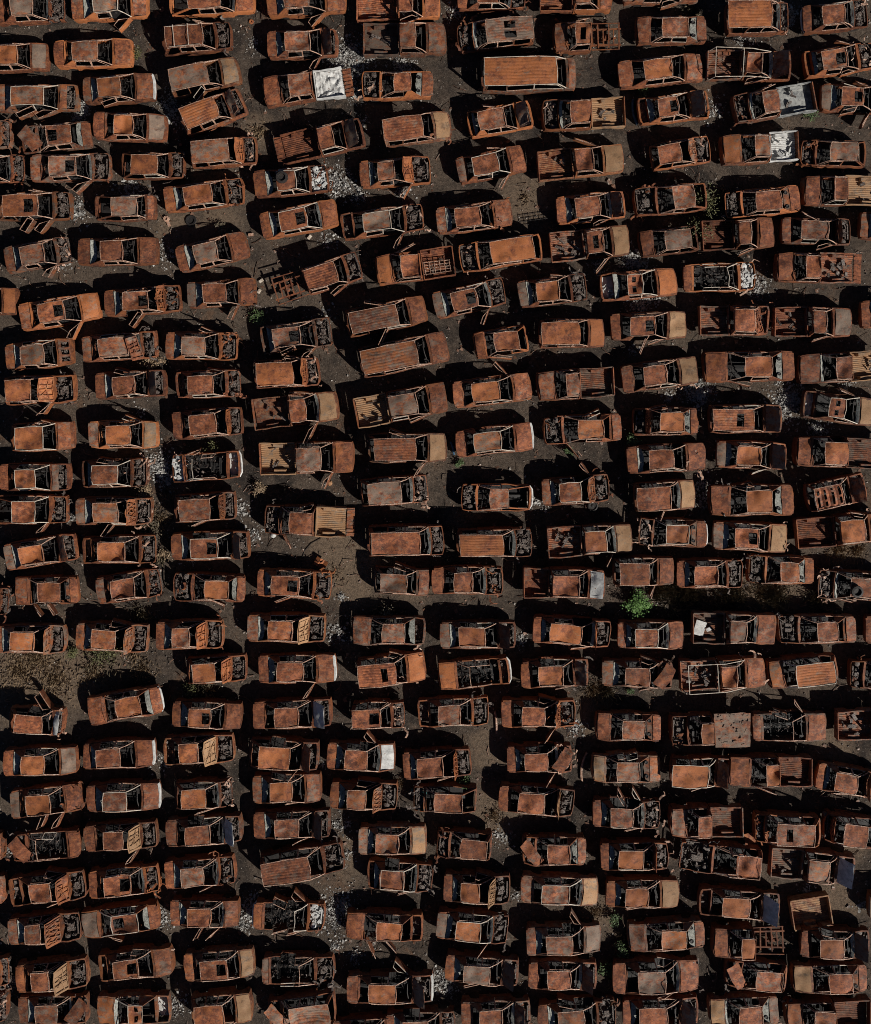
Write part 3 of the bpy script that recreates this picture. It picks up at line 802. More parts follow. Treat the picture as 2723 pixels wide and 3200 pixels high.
CARS = [
('S', -23.58, 19.04, 3.6, 4.11, -0.92, 0.33, 'h0 rg', "rusted sedan with bare engine bay and greyish roof cut by the photo's top edge"),
('S', -18.95, 19.26, 3.4, 4.36, -0.80, 0.59, 'dsf so rg', "rusted sedan with one door wide open and greyish roof cut by the photo's top edge"),
('W', -12.99, 19.52, 3.5, 4.88, -1.25, 0.57, 'so', "rusted station wagon with bright orange flanks cut by the photo's top edge"),
('S', -24.93, 16.23, 1.4, 4.65, -0.59, 0.80, 'hg ro', "rusted sedan with grey hood cut by the photo's left edge"),
('S', -19.91, 16.46, 1.4, 4.51, -1.04, 0.38, 'so rg', 'rusted sedan with greyish roof just above a sedan with white front bumper'),
('W', -13.90, 17.29, 5.8, 4.04, -1.55, 0.49, 'h0 rk', 'rusted station wagon with pale roof bars'),
('S', -23.16, 13.85, 0.9, 4.65, -1.27, 0.56, 'hm', 'rusted sedan with half a hood just above a sedan'),
('S', -18.41, 14.39, 3.6, 4.11, -1.08, 0.20, 'ro tk fw', "rusted sedan with white front bumper at the photo's upper left"),
('W', -13.44, 15.06, 12.6, 4.07, -1.83, 0.34, 'hc dsr', 'rusted station wagon with one door wide open just below a station wagon'),
('W', -12.97, 13.03, 21.4, 3.84, -1.60, 0.40, 'hk ro rr', 'rusted station wagon with dark raised hood just below a station wagon'),
('S', -17.78, 12.17, -1.5, 4.17, -0.79, 0.34, 'hg ro', 'rusted sedan with grey hood just left of a station wagon'),
('S', -22.09, 11.56, -174.8, 4.08, -1.07, 0.29, 'hx rs', 'rusted sedan with hood lying askew and sunroof hole'),
('S', -26.81, 11.69, 1.5, 4.14, -0.17, 1.00, 'h0', "rusted sedan just left of a sedan with hood lying askew at the photo's upper left"),
('S', -26.09, 9.74, 0.5, 4.39, -0.45, 0.79, 'h0', 'engine end of a rusted sedan at the left edge beside sedan with sunroof hole'),
('S', -21.24, 9.79, 1.8, 4.58, -1.03, 0.50, 'h0 rs dsf', 'rusted sedan with one door wide open just left of a hatchback'),
('H', -16.44, 9.90, 0.0, 3.62, -1.14, 0.39, 'h0 ro t0', 'rusted hatchback with open empty trunk'),
('W', -12.33, 10.69, 3.9, 3.85, -1.70, 0.42, 'hu rg', 'rusted station wagon with hood thrown back and greyish roof'),
('W', -23.34, 7.53, 2.0, 4.24, -1.50, 0.47, 'h0 rs dsf dsr ro', 'rusted station wagon with two doors wide open'),
('H', -18.04, 7.47, 1.2, 3.51, -0.63, 0.83, 'rg dsr', 'rusted hatchback with one door wide open and greyish roof'),
('S', -13.48, 8.17, 7.4, 4.62, -1.04, 0.58, 'h0', 'rusted sedan with bare engine bay just right of a hatchback with one door wide open'),
('S', -7.51, 19.50, 4.6, 4.59, -1.17, 0.22, 'dsf so', 'rusted sedan with bright orange flanks just above a sedan with dark raised hood'),
('P', -2.17, 19.26, 2.2, 4.83, 0.08, 0.81, 'so', 'rusted pickup truck with bright orange flanks just above a pickup truck with smooth rusty bed'),
('S', -7.75, 17.01, 2.6, 4.10, -0.89, 0.46, 'hk dsf tan', 'rusted sedan with dark raised hood just above a pickup truck with tailgate down'),
('P', -1.79, 17.24, 1.3, 4.79, -0.20, 0.64, 'bp w185', "rusted pickup truck with smooth rusty bed at the photo's upper centre"),
('P', -7.63, 14.47, -172.4, 4.72, -0.45, 0.77, 'bw bo', 'rusted pickup truck with white sheet filling its bed'),
('S', -2.27, 14.61, -179.5, 4.14, -0.86, 0.09, 'h0 so spk', 'rusted sedan facing left just right of a pickup truck with white sheet filling its bed'),
('P', -6.54, 11.36, 12.5, 4.76, -0.14, 0.68, 'hk bo', 'rusted pickup truck with tailgate down and dark raised hood'),
('W', -1.09, 12.05, 8.1, 3.95, -1.90, 0.31, 'hc rr', "rusted station wagon with tan hood at the photo's upper centre"),
('S', -8.40, 9.00, 5.4, 4.30, -0.72, 0.34, 'h0 ash', 'rusted sedan with white ash in its bays just right of a station wagon'),
('S', -2.31, 9.55, 4.7, 4.07, -1.00, -0.05, 'hu dsf so rg', 'rusted sedan with hood thrown back and greyish roof'),
('S', 3.28, 19.80, 1.1, 3.95, -0.89, 0.35, 'h0', 'rusted sedan just above a station wagon with two holes in the roof'),
('P', 8.19, 19.73, 0.0, 4.20, -0.07, 0.73, 'so', 'rusted pickup truck with bright orange flanks just above a pickup truck with bare chassis rails'),
('S', 13.12, 20.17, 1.0, 4.43, -1.08, 0.38, '', "rusted sedan just above a sedan facing left cut by the photo's top edge"),
('W', 3.49, 17.55, -173.8, 4.42, -2.06, 0.58, 'h0 r2 rg rr', 'rusted station wagon with two holes in the roof'),
('P', 8.87, 17.40, -177.9, 4.02, -0.02, 0.79, 'rs bf', 'rusted pickup truck with bare chassis rails and sunroof hole'),
('V', 5.41, 15.15, 1.5, 5.57, -2.58, 1.51, 'ro rr w190', 'rusted van with ribbed roof just below a station wagon'),
('S', 13.12, 15.44, 6.0, 4.97, -1.09, 0.53, 'ro', 'rusted sedan just left of a pickup truck with dark raised hood'),
('S', 3.76, 12.62, 10.7, 3.79, -1.28, 0.24, 'hk t0 so', 'rusted sedan with dark raised hood just below a van'),
('P', 8.63, 12.91, -177.4, 4.80, -0.26, 0.84, 'h0 bt', 'rusted pickup truck with tan ribbed bed just left of a sedan'),
('S', 13.85, 13.28, 6.6, 4.16, -0.98, 0.09, 'hk t0 rs so', 'rusted sedan with dark raised hood just above a hatchback'),
('S', 3.24, 9.98, 11.6, 4.03, -1.10, 0.36, 'dsf tg', 'rusted sedan with one door wide open just right of a sedan with hood thrown back'),
('P', 8.43, 10.11, 5.9, 5.00, -0.34, 0.61, 'hc so', 'rusted pickup truck with tan hood and bright orange flanks'),
('S', 9.07, 7.48, 5.8, 4.04, -0.99, 0.37, 'hk so', 'rusted sedan with dark raised hood just left of a station wagon'),
('W', 13.68, 7.94, -173.9, 4.19, -1.16, -0.02, 'h0 rg', 'rusted station wagon with greyish roof just right of a sedan'),
('S', 13.71, 17.80, -179.0, 4.06, -0.89, 0.58, 'spk', 'rusted sedan with speaker shelf behind its seats just left of a van'),
('V', 18.72, 18.44, 1.1, 3.72, -1.95, 0.44, 'h0 ro rr', 'rusted van with bare engine bay'),
('S', 23.27, 18.60, 6.0, 3.86, -0.97, 0.32, 'h0 tw', 'rusted sedan with white rear bumper just right of a van'),
('P', 18.22, 15.71, -0.9, 4.94, -0.30, 0.53, 'hk rack', 'rusted pickup truck with pipe rack over its bed and dark raised hood'),
('S', 23.53, 16.07, 8.1, 4.18, -1.23, 0.21, 'h0 rs so t0', 'rusted sedan with sunroof hole just right of a pickup truck with dark raised hood'),
('P', 19.71, 13.55, -170.6, 4.74, -0.02, 0.86, 'h0 bv bp', 'rusted pickup truck with pale grey bed'),
('S', 24.46, 13.80, -2.6, 4.07, -0.98, 0.20, 'rs dsf tg', "rusted sedan with sunroof hole cut by the photo's right edge"),
('H', 14.28, 10.66, 9.0, 3.55, -1.39, -0.17, 'hu so', 'rusted hatchback with hood thrown back and bright orange flanks'),
('P', 18.85, 10.94, -176.7, 4.43, -0.35, 0.46, 'bj ho2', 'rusted pickup truck with white scrap in its bed'),
('H', 23.13, 10.62, 178.3, 3.77, -1.18, 0.32, 'h0 rg', 'rusted hatchback with bare engine bay and greyish roof'),
('S', 18.97, 7.80, -174.1, 4.34, -0.97, 0.43, 'h0 so spk', 'rusted sedan with bare engine bay just left of a pickup truck with tan ribbed bed'),
('P', 23.79, 8.45, 180.0, 4.72, 0.15, 0.88, 'bt', 'rusted pickup truck with tan ribbed bed just below a hatchback'),
('S', -23.12, 4.73, 10.8, 3.76, -0.81, 0.49, 'h0 dsf rg', 'rusted sedan with one door wide open just below a station wagon with sunroof hole'),
('S', -18.47, 4.92, 0.5, 4.58, -0.88, 0.40, 'red', "rusted sedan just below a hatchback at the photo's upper left"),
('S', -12.98, 4.88, 13.9, 4.15, -0.94, 0.38, 'rg', 'rusted sedan with greyish roof just above a sedan with grey trunk lid'),
('S', -26.55, 1.98, 1.9, 4.36, -0.43, 0.81, 'ho2', "rusted sedan with bright orange hood cut by the photo's left edge"),
('S', -21.87, 1.43, 9.2, 4.62, -1.03, 0.45, 'rs dsf so ho2', 'rusted sedan with bright orange hood and sunroof hole'),
('S', -17.06, 2.05, 4.8, 4.37, -1.00, 0.46, 'ht rs dsr', 'rusted sedan with tattered upright hood and sunroof hole'),
('S', -12.45, 2.48, 3.7, 4.00, -0.94, 0.34, 'ro dsf red tg', 'rusted sedan with one door wide open just right of a sedan with tattered upright hood'),
('S', -23.05, -1.07, 6.0, 3.86, -0.91, 0.45, 'hs rg ro so', 'rusted sedan with slotted burnt hood'),
('S', -18.36, -0.62, 4.4, 4.30, -1.06, 0.59, 'hf', 'rusted sedan with hood flipped back onto its cab'),
('S', -13.61, -0.59, -1.5, 4.10, -1.02, 0.30, 'h0 rg', 'rusted sedan with greyish roof just left of a sedan with sunroof hole'),
('W', -23.01, -3.11, 2.1, 4.02, -1.65, -0.23, 'hu dsf', 'rusted station wagon with hood thrown back and one door wide open'),
('S', -17.73, -2.82, 3.2, 3.99, -0.92, 0.40, 'hk', 'rusted sedan with dark raised hood just right of a station wagon with hood thrown back'),
('S', -13.22, -2.80, 1.7, 3.77, -1.07, 0.39, 'h0 t0', 'rusted sedan with bare engine bay just left of a station wagon'),
('S', -7.92, 6.78, 11.3, 4.52, -1.04, 0.49, 'rs so', 'rusted sedan with sunroof hole just left of a sedan with open empty trunk'),
('S', -3.10, 6.65, 7.5, 4.80, -1.09, 0.49, 'h0 t0 dsf rg', 'rusted sedan with greyish roof just above a pickup truck'),
('P', -6.93, 3.34, 17.6, 5.37, -0.50, 1.26, 'h0 bf rr', 'rusted pickup truck with ribbed roof'),
('P', -1.18, 4.08, -172.6, 4.57, -0.22, 0.77, 'bg ho2', 'rusted pickup truck with grille over its bed'),
('W', -2.89, 1.13, 11.7, 4.75, -2.04, 0.71, 'rr rg dsr', 'rusted station wagon with one door wide open and greyish roof'),
('W', -1.86, -1.08, 11.5, 5.19, -2.39, 0.80, 'rr ro rg w185', 'rusted station wagon with ribbed roof just above a pickup truck'),
('S', -8.10, 0.02, 8.1, 4.18, -1.25, 0.30, 'h0 t0 rs dsf', 'rusted sedan with one door wide open and sunroof hole and open empty trunk'),
('W', -8.67, -2.15, 3.4, 3.73, -1.62, 0.46, 'ht ro', 'rusted station wagon with tattered upright hood'),
('P', -8.14, -4.29, 6.9, 4.94, -0.21, 0.67, 'hc dsf bp w185', 'rusted pickup truck with smooth rusty bed and one door wide open'),
('P', -2.01, -4.01, 10.6, 5.40, -0.60, 0.95, 'hd rg bt w185', 'rusted pickup truck with tan ribbed bed and dark dented hood'),
('W', 3.77, 4.84, -170.8, 4.86, -1.87, 0.57, 'h0 so ro', 'rusted station wagon with bright orange flanks just left of a pickup truck'),
('P', 8.96, 5.37, 6.4, 4.60, -0.22, 0.66, 'hc rs dsf bk', 'rusted pickup truck with one door wide open and sunroof hole'),
('H', 13.60, 5.54, -173.2, 3.42, -1.14, 0.33, 'rg', 'rusted hatchback with greyish roof just left of a pickup truck'),
('S', 2.25, 6.93, 7.6, 4.45, -1.08, 0.32, 'hd red', 'rusted sedan with dark dented hood just above a station wagon'),
('S', 2.02, 2.20, 13.2, 4.21, -1.09, 0.34, 'h0 rs tg dsf', 'rusted sedan with one door wide open just above a hatchback'),
('S', 6.82, 2.64, 7.5, 3.98, -0.97, 0.32, 'h0 ro tg', 'rusted sedan with grey trunk lid just left of a sedan with bright orange hood'),
('S', 11.82, 3.00, 5.2, 4.52, -0.70, 0.14, 'r2 t0 ash ho2', 'rusted sedan with two holes in the roof just left of a sedan'),
('H', 3.81, -0.35, -170.5, 3.14, -1.00, 0.37, 'so', 'rusted hatchback facing left just left of a station wagon'),
('W', 7.92, 0.17, 1.1, 3.87, -1.80, 0.31, 'ho2 ro', 'rusted station wagon with bright orange hood just right of a hatchback'),
('S', 12.41, 0.58, 1.9, 4.43, -1.11, 0.24, 'hc rs dsr', 'rusted sedan with one door wide open and tan hood'),
('S', 3.31, -3.17, 7.0, 4.56, -1.15, 0.36, 'hd ro dnf', 'rusted sedan with dark dented hood just below a hatchback'),
('P', 8.14, -2.78, -176.2, 4.43, -0.13, 0.60, '', 'rusted pickup truck facing left just right of a sedan with one door wide open'),
('S', 13.08, -2.23, 7.6, 4.47, -1.05, 0.24, 'hc', 'rusted sedan with tan hood just right of a pickup truck'),
('P', 17.56, 5.92, 3.0, 4.21, -0.08, 0.54, '', 'rusted pickup truck just above a sedan with no roof'),
('S', 22.17, 6.10, -1.6, 4.06, -1.06, 0.47, 'hv', 'rusted sedan with hood standing upright just above a pickup truck'),
('S', 26.82, 6.41, -1.0, 4.21, -1.25, -0.01, '', "rusted sedan just right of a sedan with hood standing upright at the photo's upper right"),
('S', 16.52, 3.42, 2.0, 4.14, -1.19, 0.35, 'r0 h0 ash so', 'rusted sedan with no roof and bright orange flanks'),
('P', 22.09, 3.97, 179.1, 4.57, -0.05, 0.75, 'bk bo', 'rusted pickup truck with tailgate down and dark littered bed'),
('P', 17.37, 0.89, 0.5, 4.05, -0.15, 0.95, 'hf', 'rusted pickup truck with hood flipped back onto its cab'),
('P', 21.91, 0.80, -0.9, 4.50, -0.17, 0.52, 'hg', 'rusted pickup truck with grey hood'),
('S', 26.97, 1.30, 1.5, 4.36, -1.26, -0.01, '', 'rusted sedan just right of a pickup truck with grey hood'),
('S', 18.25, -1.77, -178.8, 5.24, -1.17, 0.36, 'spk w185', 'rusted sedan with speaker shelf behind its seats just right of a sedan with tan hood'),
('P', 23.55, -1.82, -176.6, 4.91, -0.34, 0.50, 'bt', "rusted pickup truck with tan ribbed bed at the photo's middle right"),
('S', 23.66, -4.22, -6.4, 4.64, -0.95, -0.07, 'r2 t0 hc ash', 'rusted sedan with two holes in the roof and tan hood'),
('W', -22.90, -5.86, 2.4, 3.58, -1.25, 0.32, 'ro', 'rusted station wagon just below a station wagon with hood thrown back'),
('S', -18.15, -5.74, 0.5, 3.95, -0.82, 0.53, 'hc ro so', 'rusted sedan with tan hood and bright orange flanks'),
('S', -13.26, -5.07, 4.8, 4.00, -0.89, 0.61, 'hv', 'rusted sedan with hood standing upright just left of a pickup truck'),
('S', -23.32, -8.21, 0.5, 4.02, -0.92, 0.25, 'hm ro', 'rusted sedan with half a hood just below a station wagon'),
('S', -18.67, -7.99, 1.7, 3.80, -1.11, 0.31, 'h0 t0', 'rusted sedan with bare engine bay just left of a sedan with no roof'),
('S', -13.36, -7.60, -175.8, 4.03, -0.71, 0.61, 'r0 h0 t0 tw ash', 'rusted sedan with no roof and white ash in its bays and open empty trunk'),
('W', -23.60, -10.09, 0.5, 4.32, -0.73, 0.58, 'h0 dsf', 'rusted station wagon with one door wide open and bare engine bay'),
('S', -18.73, -10.19, 1.0, 4.36, -0.98, 0.37, 'ht dsr', 'rusted sedan with tattered upright hood just right of a station wagon'),
('W', -13.42, -9.96, 3.5, 3.58, -1.26, 0.45, 'hv', 'rusted station wagon with hood standing upright just right of a sedan'),
('S', -22.95, -12.57, 9.7, 4.16, -1.05, 0.32, 'hk ro tg', 'rusted sedan with dark raised hood just above a sedan with two doors wide open'),
('S', -18.37, -12.42, 1.5, 4.32, -1.11, 0.46, 'h0 t0 ro', 'rusted sedan with bare engine bay just below a sedan with tattered upright hood'),
('S', -13.08, -12.22, 1.9, 4.51, -1.04, 0.50, 'hk rs', "rusted sedan with sunroof hole at the photo's middle left"),
('S', -22.67, -14.80, -178.9, 3.74, -1.06, 0.26, 'spk dsr dsf', 'rusted sedan with two doors wide open and speaker shelf behind its seats'),
('S', -17.84, -14.58, 8.0, 3.73, -0.85, 0.47, 'h0 tg', 'rusted sedan with grey trunk lid just above a sedan with hood standing upright'),
('S', -13.17, -14.64, 178.5, 4.17, -1.17, 0.07, 'h0 ro', 'rusted sedan with bare engine bay just above a sedan with hood thrown back'),
('S', -26.85, -15.32, -3.1, 4.07, -0.13, 1.11, 'h0', 'rusted car end cut by the left edge beside a left-facing sedan with speaker shelf'),
('P', -7.50, -7.09, 1.9, 5.46, -0.45, 0.93, 'rg dsf bt w185', 'rusted pickup truck with one door wide open and greyish roof'),
('W', -1.66, -6.51, 1.4, 4.61, -1.82, 0.51, 'hc rr dsf', 'rusted station wagon with one door wide open and ribbed roof and tan hood'),
('W', -2.42, -9.00, 4.2, 3.99, -1.46, 0.43, 'h0 rg', 'rusted station wagon with bare engine bay just below a station wagon with ribbed roof'),
('P', -7.57, -10.74, 177.8, 4.79, -0.46, 0.78, 'h0 bt bo dsf', 'rusted pickup truck with tailgate down and tan ribbed bed'),
('W', -1.73, -11.89, 1.4, 4.46, -1.93, 0.81, 'h0 w175', 'rusted station wagon with bare engine bay just left of a station wagon with ribbed roof'),
('S', -8.21, -14.43, -2.9, 4.36, -1.24, 0.34, 'h0 rs so', "rusted sedan with sunroof hole near the photo's centre"),
('H', -1.97, -14.27, -2.0, 3.25, -1.19, 0.31, '', 'rusted hatchback just above a sedan with greyish roof'),
('S', 1.87, -14.21, 0.0, 4.10, -0.80, 0.26, 'h0', 'rusted sedan with bare engine bay just left of a pickup truck with white raised hood'),
('S', 3.42, -6.05, 6.6, 4.48, -1.15, 0.36, 'rg ro fw', 'rusted sedan with white front bumper and greyish roof'),
('S', 8.56, -5.41, -176.6, 4.42, -1.13, 0.29, 'h0 ro dsf', 'rusted sedan facing left with one door wide open'),
('H', 3.52, -9.37, 180.0, 4.06, -0.69, 0.37, 'h0 tw so', 'rusted hatchback with white rear bumper'),
('S', 8.17, -8.97, 5.4, 3.93, -1.00, 0.21, 'hu dnf', 'rusted sedan with hood thrown back just right of a hatchback'),
('W', 3.42, -12.02, 1.0, 4.39, -1.96, 0.45, 'h0 ro rr', 'rusted station wagon with ribbed roof just below a hatchback'),
('P', 8.98, -11.85, 3.9, 4.91, -0.35, 0.82, 'hc dsf bk ro', 'rusted pickup truck with one door wide open just left of a sedan'),
('P', 7.48, -14.37, -0.9, 4.74, -0.70, 0.79, 'hw bp', 'rusted pickup truck with white raised hood'),
('W', 12.11, -13.66, 0.6, 3.62, -1.54, 0.13, 'dsf', 'rusted station wagon with one door wide open just right of a pickup truck'),
('S', 13.36, -4.98, -178.9, 3.73, -0.98, 0.37, 'hv ro spk', 'rusted sedan with hood standing upright and speaker shelf behind its seats'),
('S', 13.44, -7.10, 3.2, 4.65, -1.12, 0.26, '', "rusted sedan just left of a sedan with dark raised hood at the photo's middle right"),
('W', 13.34, -9.29, 3.5, 3.58, -1.73, 0.17, 'hc dsr', "rusted station wagon with tan hood at the photo's middle right"),
('S', 13.80, -11.44, 177.8, 3.88, -0.80, 0.49, 'h0 ro tw spk', 'rusted sedan with white rear bumper and speaker shelf behind its seats'),
('W', 18.03, -4.81, 0.5, 4.24, -2.08, 0.29, 'hk rs rr', 'rusted station wagon with dark raised hood and sunroof hole'),
('S', 18.42, -6.92, -2.6, 4.10, -1.04, 0.35, 'hk tg ro', "rusted sedan with dark raised hood at the photo's middle right"),
('P', 23.58, -6.76, 178.0, 5.27, -0.12, 1.19, 'ro', 'rusted pickup truck facing left just above a station wagon with slatted roof'),
('S', 18.41, -9.56, -179.1, 4.81, -1.02, 0.48, 'ro spk w185', 'rusted sedan facing left just left of a station wagon with slatted roof'),
('W', 23.31, -9.09, 12.7, 3.52, -1.49, 0.12, 'hk rst', 'rusted station wagon with slatted roof'),
('S', 18.31, -11.68, -3.4, 4.33, -1.04, 0.31, 'hc rs tg', 'rusted sedan with sunroof hole and tan hood and grey trunk lid'),
('P', 23.47, -11.27, 5.0, 5.07, -0.17, 1.18, 'ro', 'rusted pickup truck just below a station wagon with slatted roof'),
('S', 15.96, -13.81, 0.0, 3.91, -1.04, 0.28, 'h0', "rusted sedan just below a sedan with white rear bumper at the photo's middle right"),
('S', 20.10, -13.60, 178.3, 3.77, -0.82, 0.20, 'h0 spk', 'rusted sedan with speaker shelf behind its seats just below a sedan with sunroof hole'),
('S', 24.29, -14.51, 176.9, 4.10, -0.98, 0.33, 'h0', 'rusted sedan facing left just right of a sedan with speaker shelf behind its seats'),
('S', -23.69, -17.63, 0.0, 4.17, -0.84, 0.55, 'hv ro', 'rusted sedan with hood standing upright just left of a sedan with hood standing upright'),
('S', -18.83, -17.52, -3.0, 4.19, -0.99, 0.32, 'hv', 'rusted sedan with hood standing upright just right of a sedan with hood standing upright'),
('S', -14.32, -17.37, 1.1, 3.89, -0.89, 0.13, 'hu', 'rusted sedan with hood thrown back just above a hatchback'),
('H', -12.78, -19.40, 3.6, 3.55, -1.26, 0.06, 'hu ro', 'rusted hatchback with hood thrown back just left of a sedan'),
('H', -23.23, -22.37, -3.3, 3.18, -1.00, 0.54, 'hb dnf', 'rusted hatchback with bluish raised hood'),
('S', -18.10, -21.49, -169.9, 4.43, -1.11, 0.30, 'tw ro', 'rusted sedan with white rear bumper just right of a hatchback'),
('S', -13.29, -22.04, -2.6, 4.01, -0.94, 0.31, 'rs', 'rusted sedan with sunroof hole just below a hatchback'),
('S', -22.96, -24.75, 2.0, 4.27, -0.91, 0.40, 'hg ro', 'rusted sedan with grey hood just below a hatchback'),
('S', -18.41, -24.33, 1.5, 4.10, -1.11, 0.20, 'fw', 'rusted sedan with white front bumper just above a sedan with white front bumper'),
('S', -13.78, -24.05, 3.1, 4.07, -1.00, 0.10, 'hu:c t0', 'rusted sedan with pale ribbed hood thrown back and open empty trunk'),
('S', -22.65, -27.04, 6.2, 4.10, -0.94, 0.38, 'ro tg dsr dsf', 'rusted sedan with two doors wide open and grey trunk lid'),
('S', -18.14, -26.82, 2.0, 4.23, -0.98, 0.30, 'fw', 'rusted sedan with white front bumper just left of a hatchback'),
('H', -13.48, -26.66, 3.1, 3.40, -1.18, 0.25, 'h0 ro', "rusted hatchback with bare engine bay at the photo's lower left"),
('S', -8.69, -17.00, -0.9, 4.50, -0.97, 0.42, 'hu:c tg', 'rusted sedan with pale ribbed hood thrown back and grey trunk lid'),
('S', -2.72, -17.15, 180.0, 4.30, -0.95, 0.33, 'rg t0', 'rusted sedan facing left with greyish roof'),
('S', -8.05, -19.35, 0.5, 4.47, -1.07, 0.39, 'dsf fw', 'rusted sedan with white front bumper just right of a hatchback'),
('W', -2.56, -19.38, 6.6, 3.88, -1.84, 0.28, 'rs ho2 rr', 'rusted station wagon with bright orange hood and sunroof hole'),
('S', -8.32, -21.99, 1.8, 4.58, -0.94, 0.38, 'hb', 'rusted sedan with bluish raised hood just left of a hatchback'),
('H', -3.31, -22.06, 1.4, 3.12, -1.49, 0.15, 'rs h0', 'rusted hatchback with sunroof hole'),
('S', 1.03, -21.87, 2.0, 4.17, -0.84, 0.37, 'h0 t0 so', 'rusted sedan with open empty trunk just right of a hatchback'),
('W', -8.80, -24.29, -3.1, 4.06, -1.34, 0.37, 'hk ro dsf', 'rusted station wagon with one door wide open and dark raised hood'),
('S', -4.31, -24.46, -1.1, 3.94, -0.93, 0.35, 'hw0 dnf', 'rusted sedan with white rust-blotched hood'),
('S', 0.10, -24.88, 3.7, 3.98, -1.11, 0.32, 'hv', 'rusted sedan with hood standing upright just above a hatchback'),
('S', -8.63, -26.30, 1.1, 3.99, -0.92, 0.32, 'ro', 'rusted sedan with orange-rust roof just left of a sedan with hood thrown back'),
('S', -4.17, -26.75, -2.2, 3.88, -0.89, 0.13, 'hu', 'rusted sedan with hood thrown back just left of a hatchback'),
('H', 0.57, -26.93, 178.9, 3.77, -0.98, 0.60, 'h0', 'rusted hatchback facing left just above a hatchback'),
('S', 2.48, -17.39, 0.5, 4.43, -1.12, 0.34, 'hk tg ro', 'rusted sedan with dark raised hood just above a sedan with no roof'),
('S', 7.94, -17.20, -4.2, 4.54, -1.31, 0.44, 'hv ro', 'rusted sedan with hood standing upright just below a pickup truck with white raised hood'),
('S', 12.54, -17.39, -0.5, 3.89, -1.01, 0.27, '', 'rusted sedan just left of a pickup truck with white board in its bed'),
('S', 2.24, -19.62, -174.9, 4.17, -1.03, 0.22, 'r0 t0 tw ho2', 'rusted sedan with no roof and bright orange hood'),
('S', 6.98, -19.60, 1.6, 3.94, -1.01, 0.38, 'hk ro', 'rusted sedan with dark raised hood just right of a sedan with no roof'),
('S', 11.78, -19.66, -2.0, 4.16, -0.84, 0.55, 'hx tg', 'rusted sedan with hood lying askew and grey trunk lid'),
('S', 5.97, -21.95, 0.0, 4.32, -0.96, 0.32, 'ht so dsf', 'rusted sedan with tattered upright hood and bright orange flanks'),
('S', 11.21, -22.74, 179.4, 3.74, -0.86, 0.38, 'spk', 'rusted sedan facing left just left of a pickup truck with flat steel deck'),
('S', 6.05, -24.57, 1.1, 3.79, -0.89, 0.39, 'hx dsf', 'rusted sedan with hood lying askew and one door wide open'),
('S', 11.09, -25.14, -179.5, 3.91, -0.69, 0.62, 'hc spk', 'rusted sedan with tan hood just left of a station wagon'),
('S', 5.90, -27.01, -4.8, 4.37, -1.11, 0.36, 'hv:c', 'rusted sedan with pale hood standing upright'),
('S', 11.12, -27.80, -1.6, 3.99, -0.99, 0.25, 'h0 dnf dnr rg', 'rusted sedan with two doors wide open and bare engine bay'),
('P', 17.37, -16.99, -1.3, 4.90, -0.40, 0.48, 'hd rg bs', 'rusted pickup truck with white board in its bed'),
('S', 22.19, -17.07, -179.1, 4.47, -1.04, 0.13, 'h0', 'rusted sedan facing left just right of a pickup truck with white board in its bed'),
('S', 27.15, -17.04, 1.0, 4.28, -1.22, 0.02, '', 'rusty corner of a car peeking in at the right edge beside a sedan facing left'),
('P', 16.67, -19.62, 2.6, 4.96, -0.17, 0.63, 'hd rack bk', 'rusted pickup truck with pipe rack over its bed and dark dented hood'),
('W', 21.37, -19.49, -173.7, 4.02, -1.56, 0.64, 'rr ro ho2', 'rusted station wagon facing left with bright orange hood'),
('S', 26.26, -19.70, 179.0, 4.28, -0.47, 0.70, 'h0 so', "rusted sedan with bright orange flanks cut by the photo's right edge"),
('P', 15.96, -22.85, -179.5, 4.62, -0.03, 0.63, 'h0 bd ro', 'rusted pickup truck with flat steel deck'),
('S', 20.62, -22.74, 0.5, 4.34, -1.27, -0.03, 'r0 dnf hd', 'rusted sedan with no roof and dark dented hood'),
('P', 25.70, -22.59, 0.4, 4.87, -0.11, 0.69, 'bk', "rusted pickup truck with dark littered bed cut by the photo's right edge"),
('W', 15.43, -25.34, -1.8, 3.47, -1.81, 0.23, 'hk ro', 'rusted station wagon with dark raised hood just left of a pickup truck'),
('P', 19.46, -25.28, 179.6, 4.84, -0.29, 0.45, 'ro', 'rusted pickup truck facing left just below a sedan with no roof'),
('S', 24.12, -25.90, -9.8, 3.91, -1.05, 0.13, 'hv', "rusted sedan with hood standing upright cut by the photo's right edge"),
('P', 15.75, -28.21, -179.5, 4.20, -0.06, 0.64, '', 'rusted pickup truck facing left just above a station wagon with crumpled roof'),
('W', 20.47, -28.66, 177.8, 3.80, -1.32, 0.83, 'h0 rs so', 'rusted station wagon facing left with sunroof hole'),
('W', 24.47, -28.77, 172.0, 3.72, -0.34, 0.95, 'hv', "rusted station wagon with hood standing upright cut by the photo's right edge"),
('S', -22.69, -29.65, -175.7, 3.96, -0.83, 0.27, 'r0 hx spk', 'rusted sedan with no roof and hood lying askew'),
('S', -18.31, -29.11, 3.5, 4.19, -0.85, 0.25, 'hu:c dsf', 'rusted sedan with pale ribbed hood thrown back and one door wide open'),
('S', -13.46, -28.80, 3.9, 4.39, -0.95, 0.44, 'hb', 'rusted sedan with bluish raised hood just left of a sedan'),
('S', -22.57, -32.12, 6.8, 4.39, -0.84, 0.34, 'hu t0', 'rusted sedan with hood thrown back and open empty trunk'),
('S', -18.13, -31.72, 5.2, 4.06, -0.96, 0.50, 'h0 rs', 'rusted sedan with sunroof hole just below a sedan with pale ribbed hood thrown back'),
